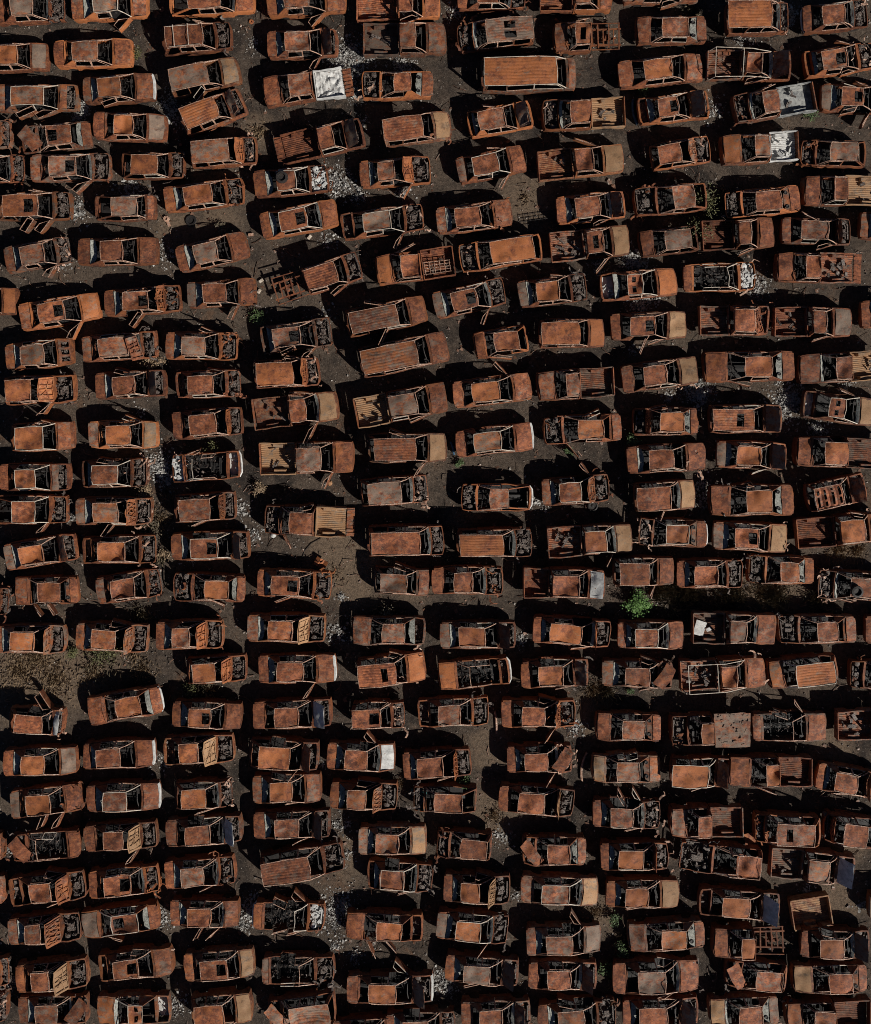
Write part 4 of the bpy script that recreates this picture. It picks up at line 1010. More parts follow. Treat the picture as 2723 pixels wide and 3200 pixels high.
('S', -13.70, -31.18, 4.7, 4.06, -0.97, 0.31, 'h0 rg', 'rusted sedan with greyish roof just above a sedan with two doors wide open'),
('S', -22.76, -34.48, 4.1, 4.16, -0.90, -0.06, 'hu', 'rusted sedan with hood thrown back just left of a sedan with grey hood'),
('S', -18.36, -33.99, -172.9, 4.51, -1.14, 0.26, 'rs hg so', 'rusted sedan with grey hood and sunroof hole'),
('S', -13.41, -33.56, -1.1, 3.94, -0.89, 0.39, 'dsf dsr', 'rusted sedan with two doors wide open just left of a sedan with no roof'),
('S', -26.83, -37.07, 3.1, 4.10, -0.15, 1.09, 'h0', 'engine end of a rusted wreck at the left edge, second up from the bottom corner'),
('S', -27.00, -39.06, 1.0, 4.06, -0.13, 1.04, 'h0', 'engine end of a rusted wreck in the bottom left corner of the photo'),
('S', -22.32, -37.20, 4.7, 4.10, -0.94, -0.02, 'hu:c', 'rusted sedan with pale ribbed hood thrown back just left of a sedan with sunroof hole'),
('S', -17.45, -36.53, 5.5, 4.27, -1.17, 0.27, 'rs t0', 'rusted sedan with sunroof hole just above a sedan with two holes in the roof'),
('S', -12.57, -36.57, 3.6, 4.09, -0.96, 0.54, 'hc rs', 'rusted sedan with tan hood just above a station wagon'),
('S', -22.22, -39.17, 0.0, 3.97, -0.89, 0.36, 'hx rg', 'rusted sedan with hood lying askew and greyish roof'),
('S', -17.57, -39.17, -178.1, 4.34, -0.64, 0.12, 'r2 t0 ho2 ash', 'rusted sedan facing left with two holes in the roof'),
('W', -12.46, -39.10, 4.7, 3.59, -1.39, 0.26, 'hc', 'rusted station wagon with tan hood just left of a station wagon'),
('S', -27.25, -29.72, 0.0, 4.14, -0.17, 1.08, '', "rusted sedan just left of a sedan with no roof cut by the photo's left edge"),
('S', -27.21, -32.23, 0.0, 4.22, -0.21, 1.03, '', 'rusty sliver of a car at the left edge beside sedan with thrown-back hood'),
('S', -8.35, -28.41, 1.4, 4.48, -0.88, 0.47, 'hk', 'rusted sedan with dark raised hood just above a station wagon'),
('W', -7.75, -30.62, 9.7, 4.83, -2.24, 0.48, 'h0 rr w180', 'rusted station wagon with ribbed roof just below a sedan with dark raised hood'),
('S', -2.50, -29.32, 0.0, 3.94, -0.95, 0.33, 'hc tg', 'rusted sedan with tan hood just left of a hatchback'),
('S', -2.05, -31.40, -4.9, 3.85, -1.08, 0.20, 'h0 t0 rx', 'rusted sedan with crumpled roof'),
('S', -8.51, -33.76, -2.6, 4.14, -1.12, 0.34, 'r0 h0 dnf ash tw', 'rusted sedan with white rear bumper and one door wide open'),
('S', -3.00, -34.34, 178.1, 4.53, -1.01, 0.38, 't0 dsf dsr ro', 'rusted sedan with two doors wide open and open empty trunk'),
('S', -8.00, -36.88, 0.0, 4.16, -1.26, 0.13, 'r0 h0 tg', 'rusted sedan with no roof and grey trunk lid'),
('S', -2.65, -37.97, 0.4, 5.04, -1.17, 0.33, 'hk ro dnf fw', 'rusted sedan with white front bumper and dark raised hood'),
('W', -7.75, -39.18, -172.5, 3.98, -1.63, 0.61, 'rg rr hx', 'rusted station wagon with hood lying askew'),
('S', -4.12, -40.50, 2.0, 4.14, -0.84, 0.55, '', 'rusted sedan just right of a station wagon with hood lying askew'),
('S', -0.86, -40.13, 2.1, 4.12, -0.99, 0.44, 'h0', 'rusted sedan with bare engine bay at the bottom edge with an ash heap above it'),
('H', 1.70, -29.59, 176.7, 3.24, -1.27, 0.23, 'h0', 'rusted hatchback with bare engine bay just below a hatchback'),
('S', 6.90, -29.93, -179.4, 3.67, -0.86, 0.39, 'hx spk', 'rusted sedan with hood lying askew just right of a hatchback'),
('S', 11.58, -30.24, 0.0, 3.97, -1.00, 0.39, 'hv ro', 'rusted sedan with hood standing upright just left of a station wagon with crumpled roof'),
('S', 2.43, -32.14, -2.7, 3.87, -0.93, 0.10, 'hu:c ro', 'rusted sedan with pale ribbed hood thrown back just below a hatchback'),
('S', 7.25, -32.25, -2.4, 4.49, -1.07, 0.43, 'hc', 'rusted sedan with tan hood just right of a sedan with pale ribbed hood thrown back'),
('S', 12.05, -32.42, 0.0, 4.27, -1.11, 0.20, 'hc ro', 'rusted sedan with tan hood just right of a sedan with tan hood'),
('S', 2.17, -34.36, -4.6, 4.19, -0.96, 0.40, 'h0 tg ro dsf', 'rusted sedan with one door wide open just left of a sedan with grey hood'),
('S', 7.49, -35.13, 2.4, 4.37, -1.12, 0.38, 'hg dnf', 'rusted sedan with grey hood and one door wide open'),
('S', 13.41, -34.87, -176.6, 4.42, -1.08, 0.36, 'ro spk', 'rusted sedan facing left just left of a pickup truck with bare chassis rails'),
('S', 2.72, -36.87, -4.5, 4.26, -1.11, 0.41, 'hk rg', 'rusted sedan with dark raised hood and greyish roof'),
('S', 7.42, -37.18, -1.1, 4.01, -0.94, 0.34, 'hk', 'rusted sedan with dark raised hood just right of a sedan with dark raised hood'),
('S', 12.84, -37.25, 1.7, 5.06, -1.13, 0.37, 'hd rg w185', 'rusted sedan with dark dented hood and greyish roof'),
('S', 3.53, -39.45, 1.6, 3.99, -0.96, 0.32, 'hk', 'rusted sedan with dark raised hood just below a sedan with dark raised hood'),
('S', 8.25, -39.51, 2.8, 4.57, -1.15, 0.28, 'h0', 'rusted sedan with bare engine bay at the bottom edge with green weeds to its right'),
('S', 13.12, -39.28, 0.9, 4.49, -1.34, 0.23, 'hk', 'rusted sedan with dark raised hood just left of a sedan with tan hood'),
('W', 16.57, -30.42, 175.1, 4.75, -2.09, -0.81, 'h0 rx', 'rusted station wagon with crumpled roof'),
('P', 21.91, -30.79, -5.6, 4.95, -0.43, 0.70, 'hb', 'rusted pickup truck with bluish raised hood'),
('S', 17.68, -33.04, -5.3, 4.78, -1.11, 0.39, 'hb t0 ro', 'rusted sedan with bluish raised hood and open empty trunk'),
('S', 27.26, -33.16, 1.0, 4.06, -1.04, 0.20, 'tg', 'grey trunk end of a car peeking in at the right edge below blue raised hood'),
('P', 18.27, -35.22, -179.5, 4.33, -0.05, 0.67, 'bf ro', 'rusted pickup truck with bare chassis rails just right of a sedan'),
('S', 23.26, -35.35, -0.5, 4.01, -1.06, 0.29, 'hk ro tk', 'rusted sedan with dark raised hood just right of a pickup truck with bare chassis rails'),
('H', 18.66, -37.20, 175.8, 3.55, -1.31, 0.12, 'hx', 'rusted hatchback with hood lying askew'),
('S', 22.93, -37.35, -178.5, 4.26, -1.10, 0.18, 'hc spk', 'rusted sedan with tan hood just right of a hatchback'),
('S', 17.94, -39.25, -177.9, 4.07, -0.90, 0.38, 'hc tg spk', 'rusted sedan with grey trunk lid and speaker shelf behind its seats'),
('P', 22.83, -39.47, -178.3, 4.87, -0.15, 0.94, '', "rusted pickup truck facing left cut by the photo's bottom edge"),
]
for i, c in enumerate(CARS):
    WARP[0] = 3.7 + i * 1.93
    make_car(i, *c)
WARP[0] = None

# ------------------------------------------------------------------ ash, gravel and burnt litter on the soil
rg = random.Random(77)
def flake(mb, x, y, z, r, tilt=.5):
    a = rg.uniform(0, 6.28); n = rg.choice((3, 4, 4, 5))
    tx, ty = rg.uniform(-tilt, tilt), rg.uniform(-tilt, tilt); pts = []
    for k in range(n):
        q = a + 2 * pi * k / n + rg.uniform(-.3, .3); rr_ = r * rg.uniform(.5, 1.15); dx, dy = rr_ * cos(q), rr_ * sin(q)
        pts.append((x + dx, y + dy, max(.006, z + dx * tx + dy * ty)))
    mb.add(pts, [tuple(range(n))])
def stone(mb, x, y, r):
    a = rg.uniform(0, 6.28)
    b_ = [(x + r * rg.uniform(.6, 1.2) * cos(a + k * 1.57), y + r * rg.uniform(.6, 1.2) * sin(a + k * 1.57), 0.0) for k in range(4)]
    t_ = [(x + (p[0] - x) * .55, y + (p[1] - y) * .55, r * rg.uniform(.5, .9)) for p in b_]
    mb.add(b_ + t_, [(4, 5, 6, 7), (0, 1, 5, 4), (1, 2, 6, 5), (2, 3, 7, 6), (3, 0, 4, 7)])
ASH = [(-20.90, 13.60, 0.45, 1.0), (-5.37, 16.51, 1.04, 2.2), (-5.90, 9.11, 0.83, 2.2), (-4.71, 14.13, 0.47, 1.0), (-15.73, 12.85, 0.23, 2.0), (-17.90, 9.04, 0.79, 0.8), (-21.27, 7.28, 0.49, 0.9), (-16.03, 4.74, 0.68, 0.6), (-21.80, 4.30, 0.38, 0.8), (-6.27, 5.64, 0.57, 0.6), (-16.18, -7.70, 0.83, 1.8), (-11.52, -10.32, 0.49, 1.1), (-10.80, -11.68, 0.42, 1.1), (19.07, 3.09, 0.60, 1.3), (24.16, -2.96, 0.60, 1.0), (12.25, 2.19, 0.68, 1.4), (11.42, 4.58, 0.49, 1.3), (15.48, -3.11, 0.68, 1.6), (20.71, -3.79, 0.87, 2.0), (15.71, -9.58, 0.60, 0.9), (-21.42, -10.70, 0.30, 1.2), (5.95, -9.89, 0.64, 0.5), (-6.12, -17.55, 0.64, 1.0), (4.76, -17.75, 0.49, 1.0), (-16.18, -24.87, 0.42, 0.9), (-16.18, -34.34, 0.49, 1.1), (-15.27, -39.26, 0.57, 0.9), (-5.75, -28.87, 0.60, 0.8), (-6.12, -34.04, 0.98, 1.5), (-5.22, -30.51, 0.34, 1.1), (0.01, -37.85, 0.49, 1.3), (0.35, -38.15, 0.68, 1.2), (3.78, -29.62, 0.60, 0.7), (16.37, 13.30, 0.60, 1.0), (17.88, 17.57, 0.64, 0.8), (-11.37, -34.77, 0.34, 1.0), (-5.56, -15.38, 0.23, 1.6), (-7.01, -25.32, 0.45, 0.8), (8.27, -23.15, 0.53, 0.9), (4.76, -32.91, 0.34, 0.8), (-4.63, -36.43, 0.42, 1.0), (-5.82, -35.98, 0.42, 0.9), (-15.41, 13.40, 0.75, 1.6), (-20.75, 13.30, 0.49, 1.4), (-4.37, 16.23, 0.75, 1.4), (-2.10, 15.94, 0.75, 1.5), (-4.75, 15.38, 0.45, 1.4), (-20.97, 7.55, 0.49, 1.2), (12.14, 4.43, 0.75, 1.2), (9.41, 4.06, 0.42, 1.0), (12.05, 1.89, 0.64, 1.3), (15.35, -3.30, 0.75, 1.5), (21.01, -3.40, 0.68, 1.6), (20.54, -4.25, 0.57, 1.2), (15.73, -8.87, 0.38, 1.2), (-15.88, -7.92, 0.45, 1.6), (-15.78, -8.49, 0.38, 1.4), (22.80, -5.47, 0.64, 1.4), (-10.97, -33.58, 0.57, 1.8), (-5.69, -33.77, 0.57, 1.6), (-4.37, 12.64, 0.30, 0.8), (1.10, 19.06, 0.49, 1.2), (20.92, 19.06, 0.38, 1.4), (20.82, 18.49, 0.38, 1.2), (-2.01, 8.49, 0.42, 1.1), (-4.56, 8.30, 0.45, 1.5), (-21.07, 12.83, 0.38, 1.0), (-12.48, -1.32, 0.23, 0.8), (-6.82, 1.23, 0.57, 0.5), (-8.14, -2.45, 0.75, 0.3), (13.75, -3.58, 0.34, 1.2), (11.67, -0.85, 0.26, 1.0), (16.76, -15.09, 0.38, 0.4), (24.12, -28.49, 0.26, 1.0), (25.07, -33.58, 0.26, 1.0), (-25.12, -38.11, 0.57, 0.8), (-25.31, -30.19, 0.47, 0.9), (21.86, -32.64, 0.30, 1.2), (-10.78, 17.36, 0.42, 0.6), (-17.39, -4.53, 0.38, 0.5), (-14.37, -13.21, 0.34, 0.5)]
m_ = MB()
for (x, y, r, k) in ASH:
    nn = int(210 * (r / .45) ** 1.6 * k)
    lob = [(x + rg.gauss(0, r * .35), y + rg.gauss(0, r * .35)) for _ in range(5)]
    for q in range(nn):
        cx, cy = rg.choice(lob); d = abs(rg.gauss(0, .75)) * r
        a = rg.uniform(0, 6.28)
        px, py = cx + d * cos(a), cy + d * sin(a)
        hgt = max(0, .12 * k * (1 - d / r)) * rg.random()
        flake(m_, px, py, .02 + hgt, rg.choice((.014, .018, .022, .03, .03, .04, .05, .09)) * rg.uniform(.7, 1.2), .9)
o = m_.build('ash_litter', 'ash_pale', None, smooth=False); o['kind'] = 'stuff'
m_ = MB()
for q in range(24000):
    x, y = rg.uniform(-27.5, 27.5), rg.uniform(-42.5, 22)
    if noise.noise(Vector((x * .25, y * .25, 4))) < rg.uniform(-.5, .35): continue
    stone(m_, x, y, rg.choice((.018, .024, .03, .04, .05, .075)) * rg.uniform(.7, 1.2))
o = m_.build('gravel', 'grit', None, smooth=False); o['kind'] = 'stuff'
m_ = MB()
for q in range(6500):
    x, y = rg.uniform(-27.5, 27.5), rg.uniform(-42.5, 22)
    if rg.random() < .6: flake(m_, x, y, .03, rg.uniform(.04, .17), .5)
    else:
        a = rg.uniform(0, 6.28); l = rg.uniform(.15, .95)
        m_.tube([(x, y, .03), (x + l * .5 * cos(a), y + l * .5 * sin(a), rg.uniform(.03, .22)), (x + l * cos(a + .3), y + l * sin(a + .3), .03)], rg.choice((.010, .014, .022)), 3)
o = m_.build('burnt_litter', 'scrapmix', None, smooth=False); o['kind'] = 'stuff'

# ------------------------------------------------------------------ plants
def shrub(x, y, r, h, mat, label, name='shrub', cat='shrub', dens=1.0, stems=9):
    root = thing(name, label, cat, (x, y, 0), group='shrubs growing between the wrecks')
    s_ = MB(); f_ = MB()
    for k in range(stems):
        a = rg.uniform(0, 6.28); q = sqrt(rg.random()) * r * .85; hh = h * rg.uniform(.55, 1.05) * (1 - .4 * q / r)
        tip = (q * cos(a), q * sin(a), hh)
        mid = (q * .45 * cos(a + .3), q * .45 * sin(a + .3), hh * .55)
        s_.tube([(rg.uniform(-.05, .05), rg.uniform(-.05, .05), 0), mid, tip], .016, 4)
        for e in range(int(58 * dens)):
            t_ = rg.uniform(.25, 1.08); cl = rg.gauss(0, .17) * r; dl = rg.gauss(0, .17) * r
            bx = tip[0] * t_ ** 1.3 + cl; by = tip[1] * t_ ** 1.3 + dl; bz = max(.04, hh * t_ + rg.gauss(0, .10) * h)
            l = rg.uniform(.05, .115) * (.8 + .35 * r); a2 = rg.uniform(0, 6.28); u = rg.uniform(-.5, .7)
            d = Vector((cos(a2), sin(a2), u)).normalized(); sd = Vector((-sin(a2), cos(a2), rg.uniform(-.6, .6))).normalized() * l * .33
            p0 = Vector((bx, by, bz)); p1 = p0 + d * l * .5 + sd; p2 = p0 + d * l; p3 = p0 + d * l * .5 - sd
            f_.add([tuple(p0), tuple(p1), tuple(p2), tuple(p3)], [(0, 1, 2, 3)])
    s_.build('stem', 'wood', root); f_.build('foliage', mat, root, smooth=False)
    return root
shrub(-17.60, 16.54, 0.85, 0.90, 'olive', 'thin olive shrub growing against the nose of an orange-hooded sedan', dens=0.45)
shrub(11.86, -15.69, 0.83, 1.20, 'green', 'bright green bush, the fullest one, in the weedy strip right of centre', dens=4.00)
shrub(11.52, -6.13, 0.49, 0.90, 'dusty', 'green shrub growing over the front of a sedan below a raised orange hood', dens=1.00)
shrub(12.24, 14.37, 0.42, 0.70, 'dusty', 'small green shrub at the nose of an open-trunk sedan with a blue bumper', dens=0.80)
shrub(22.03, 13.01, 0.49, 0.50, 'dusty', 'low green weeds at the white corner of a pickup bed, upper right', dens=0.70)
shrub(15.66, 8.00, 1.09, 1.30, 'olive', 'large brownish shrub by a grey-roofed wreck, upper of the two', dens=0.90)
shrub(15.50, 6.29, 1.02, 1.30, 'olive', 'large brownish shrub leaning over a ribbed pickup bed', dens=1.00)
shrub(-10.45, 1.14, 0.53, 0.80, 'dusty', 'leafy green shrub above a sunroof sedan with open trunk, left of centre', dens=0.90)
shrub(-16.55, -1.50, 0.83, 0.70, 'dry', 'straw-coloured bush between a flipped-hood sedan and a dark-hooded sedan', dens=1.00)
shrub(-13.16, -6.56, 0.53, 0.70, 'olive', 'yellow-green shrub growing on top of a roofless wreck', dens=0.90)
shrub(-16.98, -9.28, 0.68, 0.60, 'dry', 'dry tan bush above a sedan with tattered hood on the left', dens=0.90)
shrub(-16.85, -11.24, 0.91, 0.70, 'scrub', 'greyish dry bush below a tattered-hood sedan on the left', dens=1.00)
shrub(-16.08, -12.79, 0.57, 0.60, 'dry', 'small straw bush right of a two-tone roofed sedan on the left', dens=0.70)
shrub(-10.40, -8.91, 0.45, 0.60, 'dry', 'round tuft of tan straw below a big ribbed-bed pickup', dens=1.50)
shrub(1.42, -7.46, 0.30, 0.40, 'dusty', 'tiny green weed under the rear wheel of a white-nosed sedan', dens=0.80)
shrub(7.89, -6.70, 0.34, 0.50, 'dusty', 'small green weed below a door hanging from a left-facing sedan', dens=0.80)
shrub(-21.31, -18.49, 0.45, 0.70, 'olive', 'small olive bush at the left end of the dry grass clearing', dens=0.90)
shrub(-19.40, -18.20, 1.04, 1.50, 'olive', 'tall olive bush standing in front of a sedan in the grass clearing', dens=1.10)
shrub(-14.38, -20.75, 0.49, 0.70, 'olive', 'olive shrub just above a sunroof sedan in the lower left', dens=0.80)
shrub(1.67, -26.16, 0.49, 0.80, 'dusty', 'green shrub behind a small left-facing hatchback, lower centre', dens=0.90)
shrub(11.47, -20.86, 0.23, 0.40, 'dusty', 'small green weed beside the open door of a tan-trunk sedan', dens=0.70)
shrub(-3.02, -16.37, 0.75, 0.80, 'scrub', 'brown withered bush over the tail of a grey-roofed sedan', dens=0.80)
shrub(10.46, -34.20, 0.45, 0.70, 'dusty', 'topmost green weed in the strip of weeds at lower right', dens=0.80)
shrub(10.96, -35.96, 0.53, 0.80, 'dusty', 'middle green weed in the strip of weeds at lower right', dens=0.90)
shrub(10.18, -37.20, 0.64, 0.90, 'dusty', 'lowest and biggest green weed in the strip at lower right', dens=1.00)
shrub(-12.59, 6.36, 0.42, 0.60, 'scrub', 'grey leafless shrub above a sedan with a creased hood', dens=0.60)
m_ = MB()
DRY = [(-24.56, -19.72, 1.79, 1000), (-22.48, -20.28, 1.70, 900), (-20.22, -19.81, 1.13, 400), (-23.42, -19.06, 1.32, 500), (-17.76, -18.68, 0.94, 250), (-10.39, 12.02, 0.57, 260), (19.22, -15.09, 1.51, 500), (23.75, -12.57, 1.13, 500), (9.33, -20.91, 0.87, 420), (-16.25, -10.75, 0.94, 300), (-15.88, -9.34, 0.57, 200), (13.75, -12.64, 0.57, 120), (-17.20, -19.62, 0.94, 260), (3.46, -28.21, 0.75, 200), (-7.10, 6.60, 0.38, 40), (5.25, 8.11, 0.57, 90), (9.41, -33.96, 0.75, 140), (-7.10, -28.68, 0.38, 80), (24.88, -12.64, 0.75, 250), (9.03, -15.09, 0.75, 120), (-2.29, -26.42, 0.66, 160), (-5.88, -13.96, 0.94, 90)]
for (x, y, r, n_) in DRY:
    for q in range(n_):
        a = rg.uniform(0, 6.28); d = abs(rg.gauss(0, .5)) * r
        bx, by = x + d * cos(a), y + d * sin(a); a2 = rg.uniform(0, 6.28); l = rg.uniform(.10, .34); w_ = rg.uniform(.005, .011)
        c_, s2 = cos(a2), sin(a2); hz = rg.uniform(.02, .16)
        m_.add([(bx - s2 * w_, by + c_ * w_, .0), (bx + s2 * w_, by - c_ * w_, .0), (bx + c_ * l * .6 + s2 * w_ * .6, by + s2 * l * .6 - c_ * w_ * .6, hz), (bx + c_ * l, by + s2 * l, hz * .8)], [(0, 1, 2), (0, 2, 3)])
o = m_.build('dry_grass', 'dry', None, smooth=False); o['kind'] = 'stuff'
m_ = MB()
SCR = [(14.69, -15.09, 1.70, 1600), (17.33, -15.47, 1.32, 900), (19.97, -15.28, 1.13, 600), (13.18, -15.09, 0.75, 300), (-19.65, -18.68, 1.32, 500), (-13.61, -20.75, 0.75, 260), (16.01, 7.36, 1.13, 500), (16.76, 8.11, 0.75, 200), (10.16, -20.94, 0.94, 200), (-3.05, -16.42, 0.75, 200), (-17.10, -11.42, 0.94, 400), (-16.25, -13.02, 0.57, 150), (22.61, -15.47, 1.13, 400), (11.29, -35.85, 0.94, 300), (10.73, -37.92, 0.75, 260), (-17.39, -16.42, 0.75, 150), (15.25, 19.06, 0.75, 200), (2.61, -12.26, 0.38, 40)]
for (x, y, r, n_) in SCR:
    for q in range(n_):
        a = rg.uniform(0, 6.28); d = abs(rg.gauss(0, .5)) * r
        bx, by = x + d * cos(a), y + d * sin(a); a2 = rg.uniform(0, 6.28); l = rg.uniform(.12, .4); w_ = rg.uniform(.008, .02)
        c_, s2 = cos(a2), sin(a2); hz = rg.uniform(.06, .42)
        m_.add([(bx - s2 * w_, by + c_ * w_, .0), (bx + s2 * w_, by - c_ * w_, .0), (bx + c_ * l * .6 + s2 * w_, by + s2 * l * .6 - c_ * w_, hz), (bx + c_ * l, by + s2 * l, hz * .9)], [(0, 1, 2), (0, 2, 3)])
o = m_.build('withered_weeds', 'scrub', None, smooth=False); o['kind'] = 'stuff'

# ------------------------------------------------------------------ single things lying about
def lone(name, mb, mat, label, cat, loc, rz=0, color=(.4, .2, 0), group=None):
    o = mb.build(name, mat, None, color); o.location = loc; o.rotation_euler = (0, 0, rz); tag(o, label, cat, group); return o
m_ = MB(); m_.lathe((0, 0, 0), [(.30, 0), (.31, .05), (.30, .17), (.24, .19), (.20, .14), (.09, .13), (.08, .17), (.03, .18)], 18)
lone('discarded_tyre', m_, 'char', 'charred tyre on its rim lying flat beside the sedan with its hood thrown back', 'tyre', (9.25, -10.00, 0))
m_ = MB(); m_.lathe((0, 0, 0), [(.34, 0), (.36, .05), (.34, .20), (.22, .21), (.20, .10), (.05, .10)], 18)
lone('tyre_remains', m_, 'char', 'round charred tyre remains lying on a sedan roof beside a white ash heap', 'tyre', (-8.83, 9.13, 1.37))
m_ = MB(); m_.lathe((0, 0, 0), [(.32, 0), (.35, .05), (.33, .18), (.22, .2), (.20, .08), (.05, .08)], 18)
lone('tyre_remains', m_, 'char', 'charred tyre ring lying on the roof of a wreck at the right edge', 'tyre', (24.24, -14.69, 1.39))
m_ = MB(); m_.grid([[(.55 * (i / 4 - .5) * 2, .32 * (j / 4 - .5) * 2 + .12 * i / 4, .12 + .05 * noise.noise(Vector((i * .7, j * .7, 2)))) for j in range(5)][::-1] for i in range(5)])
lone('sheet_metal_scrap', m_, 'rust', 'loose rusty body panel lying by the tail of a ribbed-bed pickup', 'sheet metal', (18.65, -29.43, .28), R(8), (.55, .25, .3))
m_ = MB(); m_.grid([[(.75 * (i / 3 - .5), .5 * (j / 3 - .5), .05 + .10 * (i % 2)) for j in range(4)][::-1] for i in range(4)])
lone('sheet_metal_scrap', m_, 'rust', 'small rusty panel leaning over weeds near two dark-hooded wrecks', 'sheet metal', (-6.73, -13.32, .22), R(-30), (.7, .1, 0))
for (lab, x, y, rz, s_) in [('orange-rust brick lying left of a bright orange sedan trunk', -10.88, 5.98, 10, 1.0), ('buff brick lying below a sedan with sunroof hole', -7.42, 5.83, 50, 1.0), ('pale brick standing off the nose of a red-hooded sedan', -10.27, 3.26, 35, .95), ('pale brick lying nearer the open sedan door than its twin', -10.39, 2.64, 60, .95)]:
    m_ = MB(); m_.box((0, 0, .07), (.30 * s_, .16, .13), tp=.93); m_.box((0, 0, .137), (.18, .06, .012))
    lone('loose_brick', m_, 'edge' if 'orange' in lab else 'pale', lab, 'brick', (x, y, 0), R(rz), group='bricks lying loose on the soil')
m_ = MB()
for q in range(4): m_.tube([(-.95 + q * .02, -.30 + q * .2, .05), (.95, -.30 + q * .2, .05)], .018)
for q in range(7): m_.tube([(-.9 + q * .3, -.33, .075), (-.9 + q * .3, .33, .075)], .014)
lone('metal_rack', m_, 'char', 'flat grid of thin dark rods lying between two pickup rows', 'rack', (5.88, 6.94, .02), R(8))
m_ = MB(); m_.tube([(0, 0, .03), (-.55, -.30, .03), (-.95, -.75, .03), (-1.10, -1.3, .03), (-1.12, -1.75, .04)], .022, 5)
lone('bent_cable', m_, 'char', 'dark curved cable lying on bare soil below a tan ribbed pickup bed', 'cable', (-6.78, -11.91, 0))
def bumper(label, x, y, rz, l, mat, bow=.12, up=.25):
    q = MB(); P = []
    for i in range(13):
        t = -1 + i / 6; P.append([(-bow * t * t + dx, l / 2 * t, z) for dx, z in ((0, 0), (.05, .06), (.05, up), (-.02, up + .02), (-.06, up))])
    q.grid(P); q.box((-.05, 0, up * .5), (.05, l * .5, .08))
    lone('loose_bumper', q, mat, label, 'bumper', (x, y, .02), R(rz), (.5, .3, .2), group='bumpers lying loose')
bumper('faded blue bumper lying left of a dark raised-hood sedan near the top', 11.61, 13.15, 190, 1.5, 'blue')
bumper('faded blue bumper lying below the trunk of a white-nosed sedan', 1.03, -6.58, 15, .8, 'blue', .05)
bumper('thin rusty bumper strip curving left of a sedan with crumpled tan hood', 8.61, -25.32, 170, 1.7, 'edge', .16, .12)
bumper('narrow tan trim strip standing left of an orange sedan tail', 3.59, -22.74, 4, 1.35, 'edge', .05, .10)
bumper('teal plastic bumper left on the soil beside a hatchback facing left', -0.97, -26.70, 80, .95, 'teal', .06)
m_ = MB(); hl, hw_ = 2.25 * .5, .86
c_ = .55
m_.grid([[(-hl + .05 + (2 * hl - .1) * i / 5, (hw_ - .05) * (j / 24 - 1), .22 + .022 * ((j // 2) % 2)) for j in range(49)][::-1] for i in range(6)])
for s in (-1, 1): m_.box((0, s * hw_, .40), (2 * hl, .07, .52)); m_.box((-hl * .1, s * (hw_ - .15), .32), (.8, .2, .22), tp=.86)
m_.box((hl, 0, .40), (.06, 2 * hw_ - .08, .50)); m_.box((-hl, 0, .40), (.06, 2 * hw_ - .08, .50))
tr = lone('detached_truck_bed', m_, 'rust', 'detached pickup load bed standing alone below a raised blue hood', 'truck bed', (21.95, -33.66, 0), R(9), (.2, .3, .5))
m_ = MB(); m_.lathe((0, 0, 0), [(.13, 0), (.15, .03), (.13, .08), (.06, .09), (.055, .03)], 14)
lone('brake_drum', m_, 'rust', 'rusty brake drum on bare soil under the second row from top', 'brake drum', (-10.86, 18.53, 0), 0, (.6, .1, .2))
m_ = MB(); m_.lathe((0, 0, 0), [(.17, 0), (.19, .04), (.17, .13), (.08, .14), (.07, .06)], 14); m_.box((.12, -.28, .05), (.16, .32, .09), rz=.4)
lone('brake_drum', m_, 'edge', 'pale rusty drum with a bracket lying behind an orange-sided sedan', 'brake drum', (-15.86, 6.91, 0))
m_ = MB(); m_.lathe((0, 0, 0), [(.31, 0), (.34, .04), (.30, .10), (.20, .09), (.18, .02)], 16)
lone('tyre_remains', m_, 'floor', 'sooty tyre ring lying on open soil above a dented-hood sedan', 'tyre', (-14.42, 6.81, 0))
m_ = MB(); m_.lathe((0, 0, 0), [(.15, 0), (.17, .06), (.10, .15), (.02, .17)], 7)
lone('reddish_rock', m_, 'rust', 'reddish stone on bare soil right of an open pickup door', 'stone', (-6.24, -8.66, 0), 0, (.6, .1, .5))
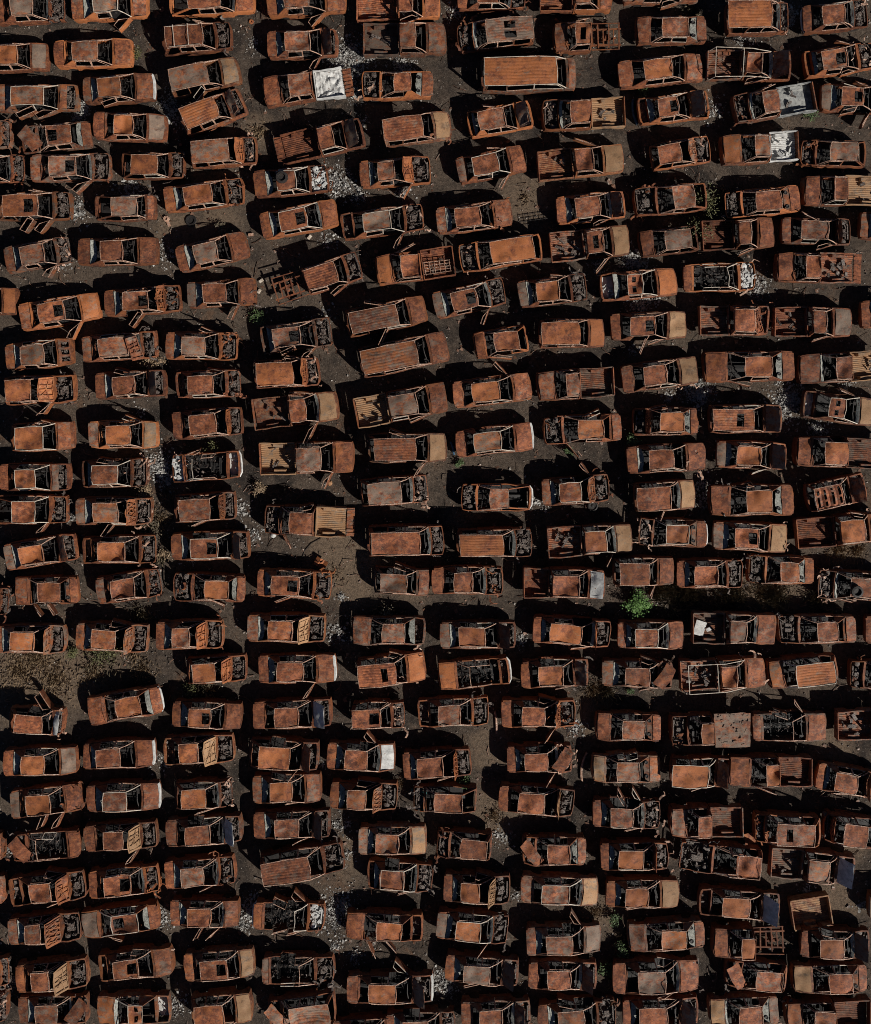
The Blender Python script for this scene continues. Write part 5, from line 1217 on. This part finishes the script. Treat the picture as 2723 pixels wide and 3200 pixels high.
m_ = MB(); m_.lathe((0, 0, 0), [(.16, 0), (.18, .05), (.10, .13), (.02, .15)], 8)
lone('pale_stone', m_, 'white', 'pale stone beside the engine bay of a pickup facing left', 'stone', (-9.56, -11.72, 0))


# ------------------------------------------------------------------ ground
g = MB()
g.grid([[(px, py, 0.0) for py in range(180, -181, -60)] for px in range(-180, 181, 60)])
g.xf(lambda p: (p[0], p[1] - 10, p[2]))
g.f = [tuple(reversed(f)) for f in g.f]
go = g.build('ground', 'ground', None, smooth=False)
go['kind'] = 'structure'

# ------------------------------------------------------------------ light
SUN = Vector((1.14, -0.85, 1.0)).normalized()
el = math.asin(SUN.z); az = math.atan2(SUN.x, SUN.y)
w = bpy.data.worlds.new('World'); scene.world = w; w.use_nodes = True
nt = w.node_tree
sky = nt.nodes.new('ShaderNodeTexSky'); sky.sky_type = 'NISHITA'; sky.sun_disc = False
sky.sun_elevation = el; sky.sun_rotation = az
sky.air_density = .28; sky.dust_density = .1
nt.links.new(sky.outputs[0], nt.nodes['Background'].inputs[0])
nt.nodes['Background'].inputs[1].default_value = .05
ld = bpy.data.lights.new('sun', 'SUN'); ld.energy = 5.0; ld.angle = R(.5); ld.color = (1, .955, .88)
lo = bpy.data.objects.new('sun', ld); col.objects.link(lo)
lo.rotation_euler = SUN.to_track_quat('Z', 'Y').to_euler()
lo.location = (40, -40, 60)

# ------------------------------------------------------------------ camera: straight down from a drone
cd = bpy.data.cameras.new('camera'); co = bpy.data.objects.new('camera', cd); col.objects.link(co)
HC = 58.0; PXM = 53.0
co.location = (0, 0, HC); co.rotation_euler = (0, 0, 0)
cd.sensor_fit = 'HORIZONTAL'; cd.sensor_width = 36
cd.lens = 36 * PXM * HC / 2723
cd.shift_y = -(1600 - 1050) / 2723
cd.clip_end = 1000
scene.camera = co
scene.cycles.filter_width = .95
scene.cycles.diffuse_bounces = 2
vs = scene.view_settings
vs.view_transform = 'Standard'; vs.look = 'None'; vs.exposure = 0; vs.gamma = 1
scene.render.resolution_x = 871; scene.render.resolution_y = 1024
